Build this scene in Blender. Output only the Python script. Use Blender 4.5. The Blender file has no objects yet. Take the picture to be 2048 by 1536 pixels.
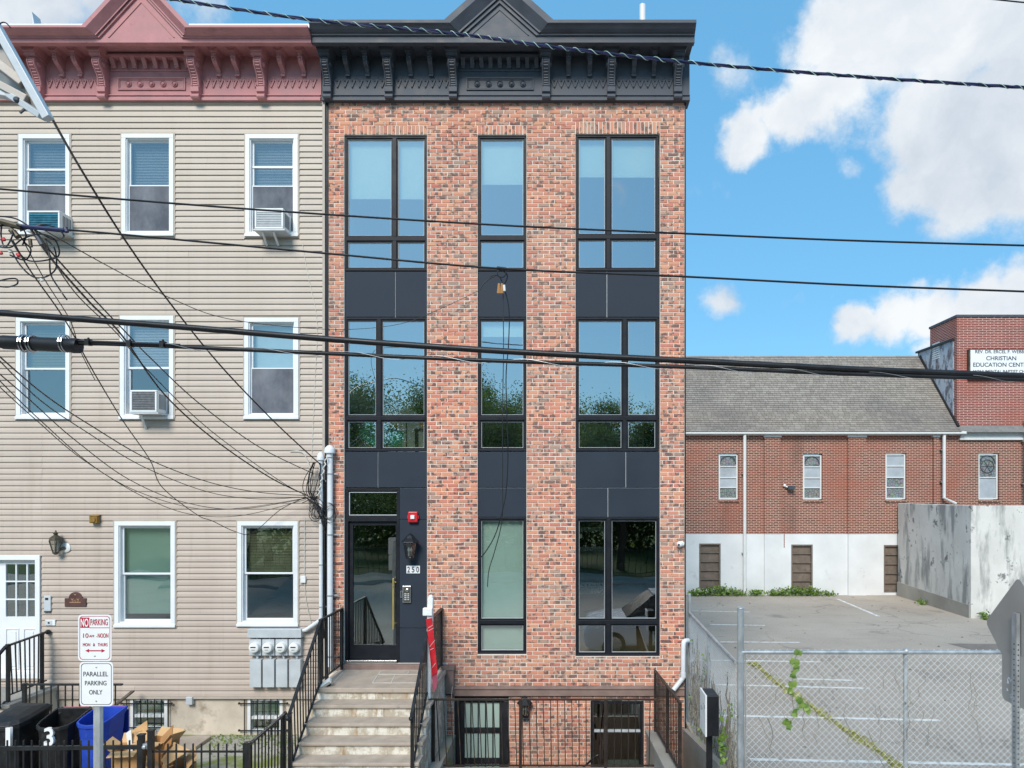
import bpy, bmesh, math, random
import numpy as np
from mathutils import Vector, Matrix, noise as mnoise
R = random.Random(7)
rad = math.radians
SC = bpy.context.scene
COL = SC.collection

# ------------------------------------------------------------------ camera
FPX, VX, VY, CZ = 1400.0, 1134.0, 985.0, 4.3      # focal length (px of a 2048 picture), principal point, eye height
cam = bpy.data.cameras.new('camera'); camo = bpy.data.objects.new('camera', cam); COL.objects.link(camo)
camo.location = (0, 0, CZ); camo.rotation_euler = (rad(90), 0, 0)
cam.sensor_width = 36; cam.lens = 36*FPX/2048
cam.shift_x = -(VX-1024)/2048; cam.shift_y = (VY-768)/2048
cam.clip_start = .1; cam.clip_end = 2000
SC.camera = camo
SC.render.resolution_x = 1024; SC.render.resolution_y = 768
try: SC.render.engine = 'CYCLES'
except Exception: pass
SC.view_settings.view_transform = 'Standard'
SC.view_settings.look = 'None'; SC.view_settings.gamma = 1
SC.view_settings.exposure = 0.85
SC.cycles.max_bounces = 8; SC.cycles.transparent_max_bounces = 16

def P(px, py, d): return Vector(((px-VX)/FPX*d, d, CZ-(py-VY)/FPX*d))
F = 12.4                                            # depth of the street fronts
def fx(px, d=F): return (px-VX)/FPX*d
def fz(py, d=F): return CZ-(py-VY)/FPX*d

# ------------------------------------------------------------------ sky
SUN_EL, SUN_AZ = rad(40), rad(193)                  # azimuth clockwise from +Y: behind the camera, a little left
W = bpy.data.worlds.new('World'); SC.world = W; W.use_nodes = True
nt = W.node_tree; nt.nodes.clear()
def wn(t, **kw):
    n = nt.nodes.new(t)
    for k, v in kw.items(): setattr(n, k, v)
    return n
def wl(a, b): nt.links.new(a, b)
sky = wn('ShaderNodeTexSky'); sky.sky_type = 'NISHITA'; sky.sun_disc = False
sky.sun_elevation = SUN_EL; sky.sun_rotation = SUN_AZ
sky.air_density = 1.1; sky.dust_density = .5; sky.ozone_density = 2.4
SKYS = .12
tc = wn('ShaderNodeTexCoord')
def wmath(op, a, b=None, c=None, clamp=False):
    n = wn('ShaderNodeMath', operation=op, use_clamp=clamp)
    for i, q in enumerate((a, b, c)):
        if q is None: continue
        if isinstance(q, (int, float)): n.inputs[i].default_value = q
        else: wl(q, n.inputs[i])
    return n.outputs[0]
def wnoise(vec, scale, detail, rough=.55):
    n = wn('ShaderNodeTexNoise'); n.inputs['Scale'].default_value = scale
    n.inputs['Detail'].default_value = detail; n.inputs['Roughness'].default_value = rough
    wl(vec, n.inputs['Vector']); return n
warp = wnoise(tc.outputs['Generated'], 7, 7, .6)
wsub = wn('ShaderNodeVectorMath', operation='SUBTRACT'); wl(warp.outputs['Color'], wsub.inputs[0]); wsub.inputs[1].default_value = (.5, .5, .5)
wsc = wn('ShaderNodeVectorMath', operation='SCALE'); wl(wsub.outputs[0], wsc.inputs[0]); wsc.inputs['Scale'].default_value = .11
wadd = wn('ShaderNodeVectorMath', operation='ADD'); wl(tc.outputs['Generated'], wadd.inputs[0]); wl(wsc.outputs[0], wadd.inputs[1])
BL = [(1790, 20, 175, 1), (1960, 40, 195, 1), (1680, 40, 100, 1), (1655, 190, 100, 1), (1585, 228, 75, .95), (1500, 258, 66, 1),
      (1850, 235, 120, .95), (2010, 240, 140, 1), (1840, 350, 85, .9), (1960, 350, 125, 1), (2090, 360, 125, 1), (2080, 180, 160, 1),
      (1455, 612, 42, .6), (1715, 642, 50, .8), (1790, 634, 62, .9), (1880, 618, 72, 1), (1970, 606, 75, 1), (2060, 602, 75, 1), (1690, 345, 40, .35),
      (1465, 135, 60, .33), (1585, 95, 60, .4), (60, 10, 130, .8), (220, 0, 120, .75), (400, 10, 90, .45), (-120, 40, 160, .9), (1875, 690, 40, .6)]
dens = None
for (px, py, r, k) in BL:
    c = P(px, py, 1) - Vector((0, 0, CZ)); ln = c.length; c.normalize()
    dn = wn('ShaderNodeVectorMath', operation='DISTANCE'); wl(wadd.outputs[0], dn.inputs[0]); dn.inputs[1].default_value = c
    m = wn('ShaderNodeMapRange'); wl(dn.outputs['Value'], m.inputs['Value'])
    rr = r/FPX/ln
    m.inputs['From Min'].default_value = rr*1.25; m.inputs['From Max'].default_value = rr*.3
    m.inputs['To Min'].default_value = 0; m.inputs['To Max'].default_value = k
    dens = m.outputs[0] if dens is None else wmath('MAXIMUM', dens, m.outputs[0])
# scattered cloud everywhere else, the same kind as in view
gen = wnoise(tc.outputs['Generated'], 2.6, 6, .58)
genm = wn('ShaderNodeMapRange'); wl(gen.outputs['Fac'], genm.inputs['Value'])
genm.inputs['From Min'].default_value = .62; genm.inputs['From Max'].default_value = .78
sep = wn('ShaderNodeSeparateXYZ'); wl(tc.outputs['Generated'], sep.inputs[0])
front = wn('ShaderNodeMapRange'); wl(sep.outputs['Y'], front.inputs['Value']); front.inputs['From Min'].default_value = .1; front.inputs['From Max'].default_value = .5
front.inputs['To Min'].default_value = 1; front.inputs['To Max'].default_value = 0
genf = wmath('MULTIPLY', genm.outputs[0], front.outputs[0])
dens = wmath('MAXIMUM', dens, genf)
fine = wnoise(tc.outputs['Generated'], 15, 10, .66)
dd = wmath('ADD', dens, wmath('MULTIPLY', wmath('SUBTRACT', fine.outputs['Fac'], .5), 1.15))
mask = wn('ShaderNodeMapRange', interpolation_type='SMOOTHSTEP'); wl(dd, mask.inputs['Value'])
mask.inputs['From Min'].default_value = .14; mask.inputs['From Max'].default_value = .70
shade = wnoise(wadd.outputs[0], 5.5, 7, .55)
smp = wn('ShaderNodeMapRange'); wl(shade.outputs['Fac'], smp.inputs['Value']); smp.inputs['From Min'].default_value = .36; smp.inputs['From Max'].default_value = .64
cmix = wn('ShaderNodeMix', data_type='RGBA'); wl(smp.outputs[0], cmix.inputs['Factor'])
k = 1/SKYS
cmix.inputs['A'].default_value = (.34*k, .385*k, .44*k, 1); cmix.inputs['B'].default_value = (.52*k, .54*k, .555*k, 1)
tint = wn('ShaderNodeMix', data_type='RGBA', blend_type='MULTIPLY'); tint.inputs['Factor'].default_value = 1
wl(sky.outputs[0], tint.inputs['A']); tint.inputs['B'].default_value = (.80, 1.06, 1.10, 1)
even = wn('ShaderNodeMix', data_type='RGBA'); even.inputs['Factor'].default_value = .74; wl(tint.outputs['Result'], even.inputs['A']); even.inputs['B'].default_value = (.085*k, .262*k, .445*k, 1)
smix = wn('ShaderNodeMix', data_type='RGBA'); wl(mask.outputs[0], smix.inputs['Factor']); wl(even.outputs['Result'], smix.inputs['A']); wl(cmix.outputs['Result'], smix.inputs['B'])
bg = wn('ShaderNodeBackground'); bg.inputs['Strength'].default_value = SKYS; wl(smix.outputs['Result'], bg.inputs['Color'])
wo = wn('ShaderNodeOutputWorld'); wl(bg.outputs[0], wo.inputs['Surface'])
# ------------------------------------------------------------------ sun (thin cloud in front of it: soft)
sl = bpy.data.lights.new('sun', 'SUN'); sl.energy = 2.1; sl.angle = rad(24); sl.color = (1, .95, .87)
so = bpy.data.objects.new('sun', sl); COL.objects.link(so)
sd = Vector((math.sin(SUN_AZ)*math.cos(SUN_EL), math.cos(SUN_AZ)*math.cos(SUN_EL), math.sin(SUN_EL)))
so.rotation_euler = (-sd).to_track_quat('-Z', 'Y').to_euler(); so.location = (-6, -10, 30)

# ------------------------------------------------------------------ materials
MATS = {}
class NB:
    def __init__(s, name):
        s.m = bpy.data.materials.new(name); s.m.use_nodes = True; s.t = s.m.node_tree; s.t.nodes.clear()
        s.out = s.n('ShaderNodeOutputMaterial')
    def n(s, t, **kw):
        q = s.t.nodes.new(t)
        for k, v in kw.items(): setattr(q, k, v)
        return q
    def l(s, a, b): s.t.links.new(a, b)
    def pos(s): return s.n('ShaderNodeNewGeometry').outputs['Position']
    def scaled(s, v, sc):
        q = s.n('ShaderNodeVectorMath', operation='MULTIPLY'); s.l(v, q.inputs[0]); q.inputs[1].default_value = sc; return q.outputs[0]
    def noise(s, v, scale, det=4, rough=.55):
        q = s.n('ShaderNodeTexNoise'); q.inputs['Scale'].default_value = scale; q.inputs['Detail'].default_value = det; q.inputs['Roughness'].default_value = rough
        s.l(v, q.inputs['Vector']); return q.outputs['Fac']
    def math(s, op, a, b=None, clamp=False):
        q = s.n('ShaderNodeMath', operation=op, use_clamp=clamp)
        for i, x in enumerate((a, b)):
            if x is None: continue
            if isinstance(x, (int, float)): q.inputs[i].default_value = x
            else: s.l(x, q.inputs[i])
        return q.outputs[0]
    def rng(s, v, a, b, c=0, d=1):
        q = s.n('ShaderNodeMapRange'); s.l(v, q.inputs['Value'])
        for nme, x in zip(('From Min', 'From Max', 'To Min', 'To Max'), (a, b, c, d)): q.inputs[nme].default_value = x
        return q.outputs[0]
    def mix(s, f, a, b, mode='MIX'):
        q = s.n('ShaderNodeMix', data_type='RGBA', blend_type=mode)
        for nme, x in (('Factor', f), ('A', a), ('B', b)):
            if isinstance(x, (int, float)): q.inputs[nme].default_value = x
            elif isinstance(x, tuple): q.inputs[nme].default_value = (*x[:3], 1)
            else: s.l(x, q.inputs[nme])
        return q.outputs['Result']
    def ramp(s, v, stops, interp='LINEAR'):
        q = s.n('ShaderNodeValToRGB'); q.color_ramp.interpolation = interp; s.l(v, q.inputs['Fac']); e = q.color_ramp.elements
        while len(e) < len(stops): e.new(.5)
        for i, (p, c) in enumerate(stops): e[i].position = p; e[i].color = (*c, 1)
        return q.outputs['Color']
    def princ(s, col, rough=.6, metal=0, bump=None, bstr=.3, bdist=.01, spec=.5):
        q = s.n('ShaderNodeBsdfPrincipled')
        if isinstance(col, tuple): q.inputs['Base Color'].default_value = (*col[:3], 1)
        else: s.l(col, q.inputs['Base Color'])
        if isinstance(rough, (int, float)): q.inputs['Roughness'].default_value = rough
        else: s.l(rough, q.inputs['Roughness'])
        q.inputs['Metallic'].default_value = metal; q.inputs['Specular IOR Level'].default_value = spec
        if bump is not None:
            b = s.n('ShaderNodeBump'); b.inputs['Strength'].default_value = bstr; b.inputs['Distance'].default_value = bdist
            s.l(bump, b.inputs['Height']); s.l(b.outputs[0], q.inputs['Normal'])
        s.l(q.outputs[0], s.out.inputs['Surface']); return q
def plain(name, col, rough=.6, metal=0, var=.18, scale=6, bump=.15, grain=90, spec=.4, stretch=(1, 1, 1), dirt=None, chips=None):
    """painted / cast / plastic surface with mottling, fine grain and optional dirt patches"""
    b = NB(name); p = b.scaled(b.pos(), stretch)
    n1 = b.noise(p, scale, 5); n2 = b.noise(p, grain, 3)
    lo = tuple(c*(1-var) for c in col); hi = tuple(min(1, c*(1+var)) for c in col)
    c = b.mix(b.rng(n1, .3, .7), lo, hi)
    if dirt:
        dm = b.rng(b.noise(p, dirt[1], 6, .65), dirt[2], dirt[2]+.16)
        c = b.mix(dm, c, dirt[0])
    if chips: c = b.mix(b.rng(b.noise(p, chips[1], 5, .7), chips[2], chips[2]+.02), c, chips[0])
    rr = b.rng(n1, .3, .7, max(.05, rough-.1), min(1, rough+.1))
    b.princ(c, rr, metal, n2, bump, .004, spec); MATS[name] = b.m; return b.m

plain('black_paint', (.018, .019, .022), .42, var=.25)
plain('iron', (.016, .016, .017), .38, var=.4, dirt=((.07, .035, .02), 9, .66))
plain('iron_gate', (.03, .022, .018), .5, var=.4, dirt=((.1, .05, .03), 6, .58))
plain('charcoal_panel', (.031, .040, .055), .6, spec=.15, var=.1, scale=1.5)
plain('frame_black', (.014, .016, .021), .45, spec=.22, var=.15)
plain('cornice_black', (.075, .082, .10), .5, spec=.25, var=.2, scale=3, bump=.3, dirt=((.12, .125, .13), 7, .66), chips=((.16, .16, .16), 15, .73))
plain('cornice_pink', (.46, .205, .208), .6, var=.14, scale=4, bump=.3, dirt=((.30, .12, .125), 5, .6), chips=((.50, .40, .36), 13, .72))
plain('gum_white', (.72, .73, .74), .5, var=.06, dirt=((.5, .49, .46), 5, .68))
plain('trim_white', (.78, .79, .80), .45, var=.05, scale=3, dirt=((.62, .6, .56), 7, .7))
plain('pipe_white', (.72, .74, .76), .4, var=.06)
plain('beige_trim', (.45, .385, .325), .55, var=.07)
plain('brownstone', (.24, .165, .14), .85, var=.2, scale=5, bump=.5, dirt=((.36, .27, .24), 4, .64))
plain('step_stone', (.44, .36, .29), .85, var=.14, scale=5, bump=.4, dirt=((.2, .18, .16), 7, .62))
plain('slab_joint', (.62, .58, .52), .8)
plain('galv', (.46, .48, .49), .45, .55, var=.25, scale=8, stretch=(1, 1, .5), dirt=((.28, .3, .31), 12, .6))
plain('mesh_wire', (.66, .67, .67), .5, .1, var=.1)
plain('sign_back', (.42, .385, .35), .5, .25, var=.1, scale=2)
plain('sign_white', (.80, .80, .80), .4, var=.03)
plain('sign_red', (.42, .02, .05), .45, var=.1)
plain('sign_ink', (.02, .02, .022), .5)
plain('sign_grey_ink', (.06, .07, .085), .5)
plain('cable_black', (.012, .012, .014), .45, var=.3)
plain('cable_purple', (.022, .026, .085), .5, var=.3)
plain('wire_brown', (.035, .028, .024), .6, var=.3)
plain('wire_white', (.62, .6, .54), .6)
plain('wrap_green', (.42, .60, .50), .5)
plain('brass', (.85, .60, .16), .35, .7, var=.08)
plain('brass_old', (.30, .17, .04), .5, .3, var=.3, scale=14)
plain('bronze', (.10, .085, .06), .5, .5, var=.3)
plain('steel', (.60, .60, .60), .3, 1, var=.08)
plain('alarm_red', (.55, .02, .03), .35)
plain('grey_box', (.54, .57, .59), .45, .1, var=.08, scale=4, dirt=((.3, .3, .3), 10, .68))
plain('plastic_white', (.80, .80, .78), .4, var=.04)
plain('plastic_dark', (.012, .012, .013), .45, var=.4, scale=10, dirt=((.05, .05, .048), 9, .6))
plain('bin_blue', (.014, .055, .40), .5, var=.22, scale=5, dirt=((.03, .10, .42), 12, .6))
plain('bin_inside', (.02, .02, .02), .6)
plain('handle_pink', (.45, .09, .14), .5)
plain('cardboard', (.52, .30, .13), .8, var=.16, scale=7, bump=.1, dirt=((.38, .2, .08), 8, .68))
plain('cardboard_dark', (.40, .20, .075), .8, var=.2, scale=6)
plain('cardboard_inner', (.60, .38, .19), .85, var=.1, scale=5)
plain('paper_white', (.74, .73, .70), .8, var=.06)
plain('stucco', (.56, .48, .39), .92, var=.2, scale=2.2, bump=.7, grain=45, dirt=((.24, .19, .14), 1.9, .55))
plain('white_base', (.68, .69, .69), .85, var=.1, scale=.9, bump=.4, grain=20, dirt=((.42, .42, .41), 1.6, .62))
plain('church_trim', (.70, .70, .68), .6, var=.06)
plain('wood_slat', (.16, .125, .10), .8, var=.25, scale=6)
plain('shade_fabric', (.72, .78, .72), .8, var=.03)
plain('shade_green', (.36, .47, .42), .7, var=.05, scale=1.2)
plain('shade_cyan', (.55, .68, .70), .7, var=.05)
plain('blind_white', (.60, .61, .62), .6, var=.04)
plain('blind_olive', (.34, .29, .18), .6, var=.1)
plain('room_wall', (.72, .76, .70), .9, var=.05)
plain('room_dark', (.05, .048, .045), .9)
plain('room_floor', (.25, .17, .10), .5, var=.2)
plain('throw_green', (.01, .42, .27), .9, var=.4, scale=20)
plain('pillow_yellow', (.60, .38, .05), .9)
plain('sofa_grey', (.07, .07, .075), .9)
plain('mulch', (.12, .09, .06), .95, var=.4)
plain('shingle_plain', (.2, .19, .18), .9)
plain('car_white', (.78, .79, .80), .22, var=.02, bump=0)
plain('rubber', (.015, .015, .015), .8)
plain('lens_clear', (.55, .55, .52), .15, .2)
plain('bark', (.075, .055, .04), .95, var=.35, scale=9, bump=.8, grain=30)
plain('box_black', (.012, .012, .014), .4)
plain('stain', (.2, .175, .15), .9)

def glass(name, refl, tint, rough=.0):
    b = NB(name); tr = b.n('ShaderNodeBsdfTransparent'); tr.inputs[0].default_value = (*tint, 1)
    gl = b.n('ShaderNodeBsdfGlossy'); gl.inputs['Roughness'].default_value = rough; gl.inputs['Color'].default_value = (1, 1, 1, 1)
    # slightly wavy float glass
    bp = b.n('ShaderNodeBump'); bp.inputs['Strength'].default_value = .10; bp.inputs['Distance'].default_value = .02
    b.l(b.noise(b.pos(), 1.6, 1), bp.inputs['Height']); b.l(bp.outputs[0], gl.inputs['Normal'])
    mx = b.n('ShaderNodeMixShader'); mx.inputs[0].default_value = refl
    b.l(tr.outputs[0], mx.inputs[1]); b.l(gl.outputs[0], mx.inputs[2]); b.l(mx.outputs[0], b.out.inputs['Surface'])
    MATS[name] = b.m
glass('glass_coated', .50, (.70, .80, .76))
glass('glass_low', .30, (.66, .76, .72))
glass('glass_plain', .27, (.72, .78, .80))
glass('lamp_glass', .10, (.72, .74, .70))
b = NB('insect_screen'); df = b.n('ShaderNodeBsdfDiffuse'); b.l(b.mix(b.rng(b.noise(b.scaled(b.pos(), (1, 1, .6)), 2.2, 6, .65), .35, .65), (.13, .14, .165), (.27, .28, .31)), df.inputs[0]); tr = b.n('ShaderNodeBsdfTransparent')
mx = b.n('ShaderNodeMixShader'); mx.inputs[0].default_value = .72; b.l(tr.outputs[0], mx.inputs[1]); b.l(df.outputs[0], mx.inputs[2]); b.l(mx.outputs[0], b.out.inputs['Surface']); MATS['insect_screen'] = b.m

# facade brick: per-brick tone from a face attribute, flashed ends from noise that restarts in every brick
b = NB('facade_brick')
at = b.n('ShaderNodeAttribute', attribute_name='tone'); tone = at.outputs['Fac']
base = b.ramp(tone, [(0, (.50, .13, .09)), (.18, (.62, .20, .135)), (.42, (.69, .265, .15)), (.62, (.70, .325, .19)), (.76, (.60, .22, .14)), (.88, (.52, .28, .20)), (.96, (.40, .26, .2)), (1, (.24, .17, .15))])
sc_ = b.n('ShaderNodeVectorMath', operation='SCALE'); b.l(b.n('ShaderNodeCombineXYZ').outputs[0], sc_.inputs[0])
cmb = b.n('ShaderNodeCombineXYZ'); b.l(b.math('MULTIPLY', tone, 211.0), cmb.inputs[0]); b.l(b.math('MULTIPLY', tone, 97.0), cmb.inputs[2])
ad = b.n('ShaderNodeVectorMath', operation='ADD'); b.l(b.pos(), ad.inputs[0]); b.l(cmb.outputs[0], ad.inputs[1])
st = b.scaled(ad.outputs[0], (9, 9, 7))
fl = b.noise(st, 1.0, 3, .6)
flm = b.rng(fl, .535, .585)
n2 = b.noise(b.pos(), 42, 4, .7)
c = b.mix(b.rng(n2, .35, .7), base, b.mix(.5, base, (.62, .33, .23)))
c = b.mix(b.math('MULTIPLY', flm, .86), c, b.mix(b.rng(n2, .4, .62), (.06, .042, .044), (.19, .12, .105)))
big = b.noise(b.pos(), .55, 3)
c = b.mix(b.rng(big, .38, .7, 0, .34), c, (.46, .33, .25))
b.princ(c, .9, 0, b.noise(b.pos(), 110, 4, .7), .6, .004, .25); MATS['facade_brick'] = b.m
plain('mortar', (.77, .685, .60), .95, var=.12, scale=4, bump=.5, grain=120, dirt=((.66, .54, .46), 2, .62))

# siding: vinyl, slightly chalky, faint vertical streaks
b = NB('siding'); p = b.pos()
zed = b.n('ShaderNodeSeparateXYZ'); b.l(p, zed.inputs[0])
c = b.mix(b.rng(b.noise(b.scaled(p, (1.2, 1, .25)), 1.5, 4), .3, .7), (.47, .382, .322), (.54, .445, .378))
c = b.mix(b.rng(b.noise(b.scaled(p, (9, 1, .5)), 1, 5), .56, .76, 0, .5), c, (.38, .30, .235))
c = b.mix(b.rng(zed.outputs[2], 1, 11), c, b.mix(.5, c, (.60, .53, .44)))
at = b.n('ShaderNodeAttribute', attribute_name='tone'); c = b.mix(at.outputs['Fac'], b.mix(1, c, (.91, .905, .9), 'MULTIPLY'), c)
b.princ(c, .55, 0, b.math('ADD', b.noise(b.scaled(p, (.9, 1, 6)), 1.3, 2), b.math('MULTIPLY', b.noise(b.scaled(p, (3, 1, 70)), 1.5, 3), .1)), .5, .012, .35); MATS['siding'] = b.m

def brick_tex(name, c1, c2, mort, bw, bh, dark=None):
    b = NB(name); sp = b.n('ShaderNodeSeparateXYZ'); b.l(b.pos(), sp.inputs[0])
    cb = b.n('ShaderNodeCombineXYZ'); b.l(b.math('ADD', sp.outputs[0], sp.outputs[1]), cb.inputs[0]); b.l(sp.outputs[2], cb.inputs[1])
    bt = b.n('ShaderNodeTexBrick'); b.l(cb.outputs[0], bt.inputs['Vector']); bt.inputs['Scale'].default_value = 1
    bt.inputs['Brick Width'].default_value = bw; bt.inputs['Row Height'].default_value = bh; bt.inputs['Mortar Size'].default_value = .011
    bt.inputs['Color1'].default_value = (*c1, 1); bt.inputs['Color2'].default_value = (*c2, 1); bt.inputs['Mortar'].default_value = (*mort, 1); bt.inputs['Bias'].default_value = -.15
    n1 = b.noise(b.pos(), .5, 5); c = b.mix(b.rng(n1, .45, .72, 0, .6), bt.outputs['Color'], (.36, .10, .06))
    c = b.mix(b.rng(b.noise(b.scaled(b.pos(), (.9, .9, .3)), .8, 5), .58, .75, 0, .45), c, (.10, .05, .04))
    b.princ(c, .92, 0, b.math('SUBTRACT', 1, bt.outputs['Fac']), .5, .01, .2); MATS[name] = b.m
brick_tex('church_brick', (.215, .058, .042), (.085, .032, .028), (.56, .40, .31), .215, .0685)
brick_tex('tower_brick', (.24, .045, .036), (.15, .034, .03), (.62, .42, .36), .305, .0677)

# ground materials
b = NB('asphalt'); p = b.pos()
c = b.mix(b.rng(b.noise(p, .35, 5, .6), .35, .68), (.385, .328, .272), (.485, .42, .352))
c = b.mix(b.rng(b.noise(b.scaled(p, (.25, 1.6, 1)), .9, 6, .65), .58, .7, 0, .5), c, (.25, .215, .18))
c = b.mix(b.rng(b.noise(p, .8, 3, .5), .64, .72, 0, .5), c, (.16, .145, .13))
c = b.mix(b.rng(b.noise(p, 60, 3), .45, .75), c, b.mix(.5, c, (.62, .55, .47)))
wv = b.n('ShaderNodeTexVoronoi', feature='DISTANCE_TO_EDGE'); wv.inputs['Scale'].default_value = .32; nn = b.n('ShaderNodeVectorMath', operation='ADD')
nz = b.n('ShaderNodeTexNoise'); nz.inputs['Scale'].default_value = 1.2; nz.inputs['Detail'].default_value = 5; b.l(p, nz.inputs['Vector'])
b.l(p, nn.inputs[0]); b.l(nz.outputs['Color'], nn.inputs[1]); b.l(nn.outputs[0], wv.inputs['Vector'])
crk = b.math('MULTIPLY', b.rng(wv.outputs['Distance'], .004, .012, 1, 0), b.rng(b.noise(p, .22, 2), .48, .56))
c = b.mix(b.math('MULTIPLY', crk, .32), c, (.13, .115, .095))
c = b.mix(b.rng(b.noise(p, 26, 4, .7), .5, .66, 0, .35), c, (.2, .175, .15))
b.princ(c, .92, 0, b.noise(p, 90, 4, .75), .9, .012, .2); MATS['asphalt'] = b.m
b = NB('line_paint'); p = b.pos()
c = b.mix(b.rng(b.noise(p, 9, 6, .7), .33, .52), (.30, .27, .24), (.78, .77, .74)); b.princ(c, .85, 0, b.noise(p, 130, 2), .5, .004, .3); MATS['line_paint'] = b.m
b = NB('concrete'); p = b.pos()
c = b.mix(b.rng(b.noise(p, .9, 5), .35, .7), (.30, .28, .245), (.42, .395, .35)); c = b.mix(b.rng(b.noise(p, 3, 6, .65), .6, .72, 0, .5), c, (.2, .185, .16))
b.princ(c, .92, 0, b.noise(p, 70, 4, .7), .5, .006, .25); MATS['concrete'] = b.m
b = NB('yard_concrete'); p = b.pos()
c = b.mix(b.rng(b.noise(p, 1.1, 5), .35, .7), (.36, .33, .28), (.46, .43, .38)); c = b.mix(b.rng(b.noise(p, 1.3, 6, .65), .5, .62), c, (.22, .25, .075))
b.princ(c, .95, 0, b.noise(p, 60, 4, .7), .6, .008, .2); MATS['yard_concrete'] = b.m
# stair risers: peeling white paint over stone, brown runs
b = NB('riser_paint'); p = b.pos()
c = b.mix(b.rng(b.noise(p, 4.5, 6, .7), .44, .56), (.48, .41, .32), (.76, .72, .63))
c = b.mix(b.rng(b.noise(b.scaled(p, (7, 7, 1.2)), 1.2, 5, .6), .56, .68, 0, .8), c, (.36, .22, .10))
c = b.mix(b.rng(b.noise(b.scaled(p, (9, 9, 1.0)), 1.3, 4, .6), .62, .7, 0, .7), c, (.19, .165, .14))
b.princ(c, .9, 0, b.noise(p, 45, 4, .7), .5, .006, .25); MATS['riser_paint'] = b.m
# stained painted concrete of the box wall by the church
b = NB('stained_wall'); p = b.pos()
c = b.mix(b.rng(b.noise(p, 1.2, 5), .35, .7), (.58, .565, .53), (.70, .685, .645))
c = b.mix(b.rng(b.noise(b.scaled(p, (2.2, 2.2, .5)), .9, 6, .62), .50, .62, 0, .85), c, (.24, .245, .24))
c = b.mix(b.rng(b.noise(p, 2.4, 6, .7), .585, .65, 0, .85), c, (.12, .125, .125))
c = b.mix(b.rng(b.noise(p, 5, 6, .7), .64, .7, 0, .6), c, (.27, .235, .17))
b.princ(c, .92, 0, b.noise(p, 30, 5, .7), .6, .01, .2); MATS['stained_wall'] = b.m
# roof shingles: per-tab tone
b = NB('shingle'); p = b.pos(); at = b.n('ShaderNodeAttribute', attribute_name='tone')
c = b.ramp(at.outputs['Fac'], [(0, (.25, .218, .188)), (.5, (.295, .258, .222)), (1, (.34, .30, .26))])
c = b.mix(b.rng(b.noise(p, .35, 5), .5, .75, 0, .6), c, (.13, .12, .12)); b.princ(c, .95, 0, b.noise(p, 80, 3), .5, .01, .2); MATS['shingle'] = b.m
# peeling panel on the tower side
b = NB('peeling'); p = b.pos()
c = b.mix(b.rng(b.noise(b.scaled(p, (1, 1, .4)), 2.6, 7, .7), .46, .52), (.16, .155, .17), (.50, .52, .56)); c = b.mix(b.rng(b.noise(p, 1.3, 5), .55, .65, 0, .8), c, (.12, .08, .08))
b.princ(c, .85, 0, b.noise(p, 20, 4), .6, .02, .2); MATS['peeling'] = b.m
# leaded glass
b = NB('stained_glass'); p = b.pos()
vo = b.n('ShaderNodeTexVoronoi'); vo.inputs['Scale'].default_value = 9; b.l(p, vo.inputs['Vector'])
ed = b.n('ShaderNodeTexVoronoi', feature='DISTANCE_TO_EDGE'); ed.inputs['Scale'].default_value = 9; b.l(p, ed.inputs['Vector'])
c = b.mix(.92, vo.outputs['Color'], (.20, .215, .21)); c = b.mix(b.rng(ed.outputs['Distance'], .02, .06, 1, 0), c, (.05, .05, .05)); b.princ(c, .25); MATS['stained_glass'] = b.m
plain('milky_glass', (.40, .43, .46), .18, var=.15, scale=2)
# foliage
def leaf(name, c1, c2, tr=.35):
    b = NB(name); at = b.n('ShaderNodeAttribute', attribute_name='tone')
    c = b.mix(at.outputs['Fac'], c1, c2)
    d = b.n('ShaderNodeBsdfDiffuse'); b.l(c, d.inputs[0]); t = b.n('ShaderNodeBsdfTranslucent'); b.l(b.mix(1, c, (1.0, 1.0, .5), 'MULTIPLY'), t.inputs[0])
    g = b.n('ShaderNodeBsdfGlossy'); g.inputs['Roughness'].default_value = .5
    mx = b.n('ShaderNodeMixShader'); mx.inputs[0].default_value = tr; b.l(d.outputs[0], mx.inputs[1]); b.l(t.outputs[0], mx.inputs[2])
    m2 = b.n('ShaderNodeMixShader'); m2.inputs[0].default_value = .06; b.l(mx.outputs[0], m2.inputs[1]); b.l(g.outputs[0], m2.inputs[2])
    b.l(m2.outputs[0], b.out.inputs['Surface']); MATS[name] = b.m
leaf('tree_leaf', (.06, .105, .03), (.15, .23, .075), .5)
leaf('weed_leaf', (.08, .16, .02), (.24, .36, .06))
leaf('vine_leaf', (.12, .24, .04), (.30, .42, .07))
leaf('moss', (.28, .27, .06), (.46, .44, .13), .1)
leaf('dry_vine', (.16, .135, .10), (.36, .32, .26), .05)
leaf('park_grass', (.05, .10, .02), (.12, .19, .04), .1)

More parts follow.
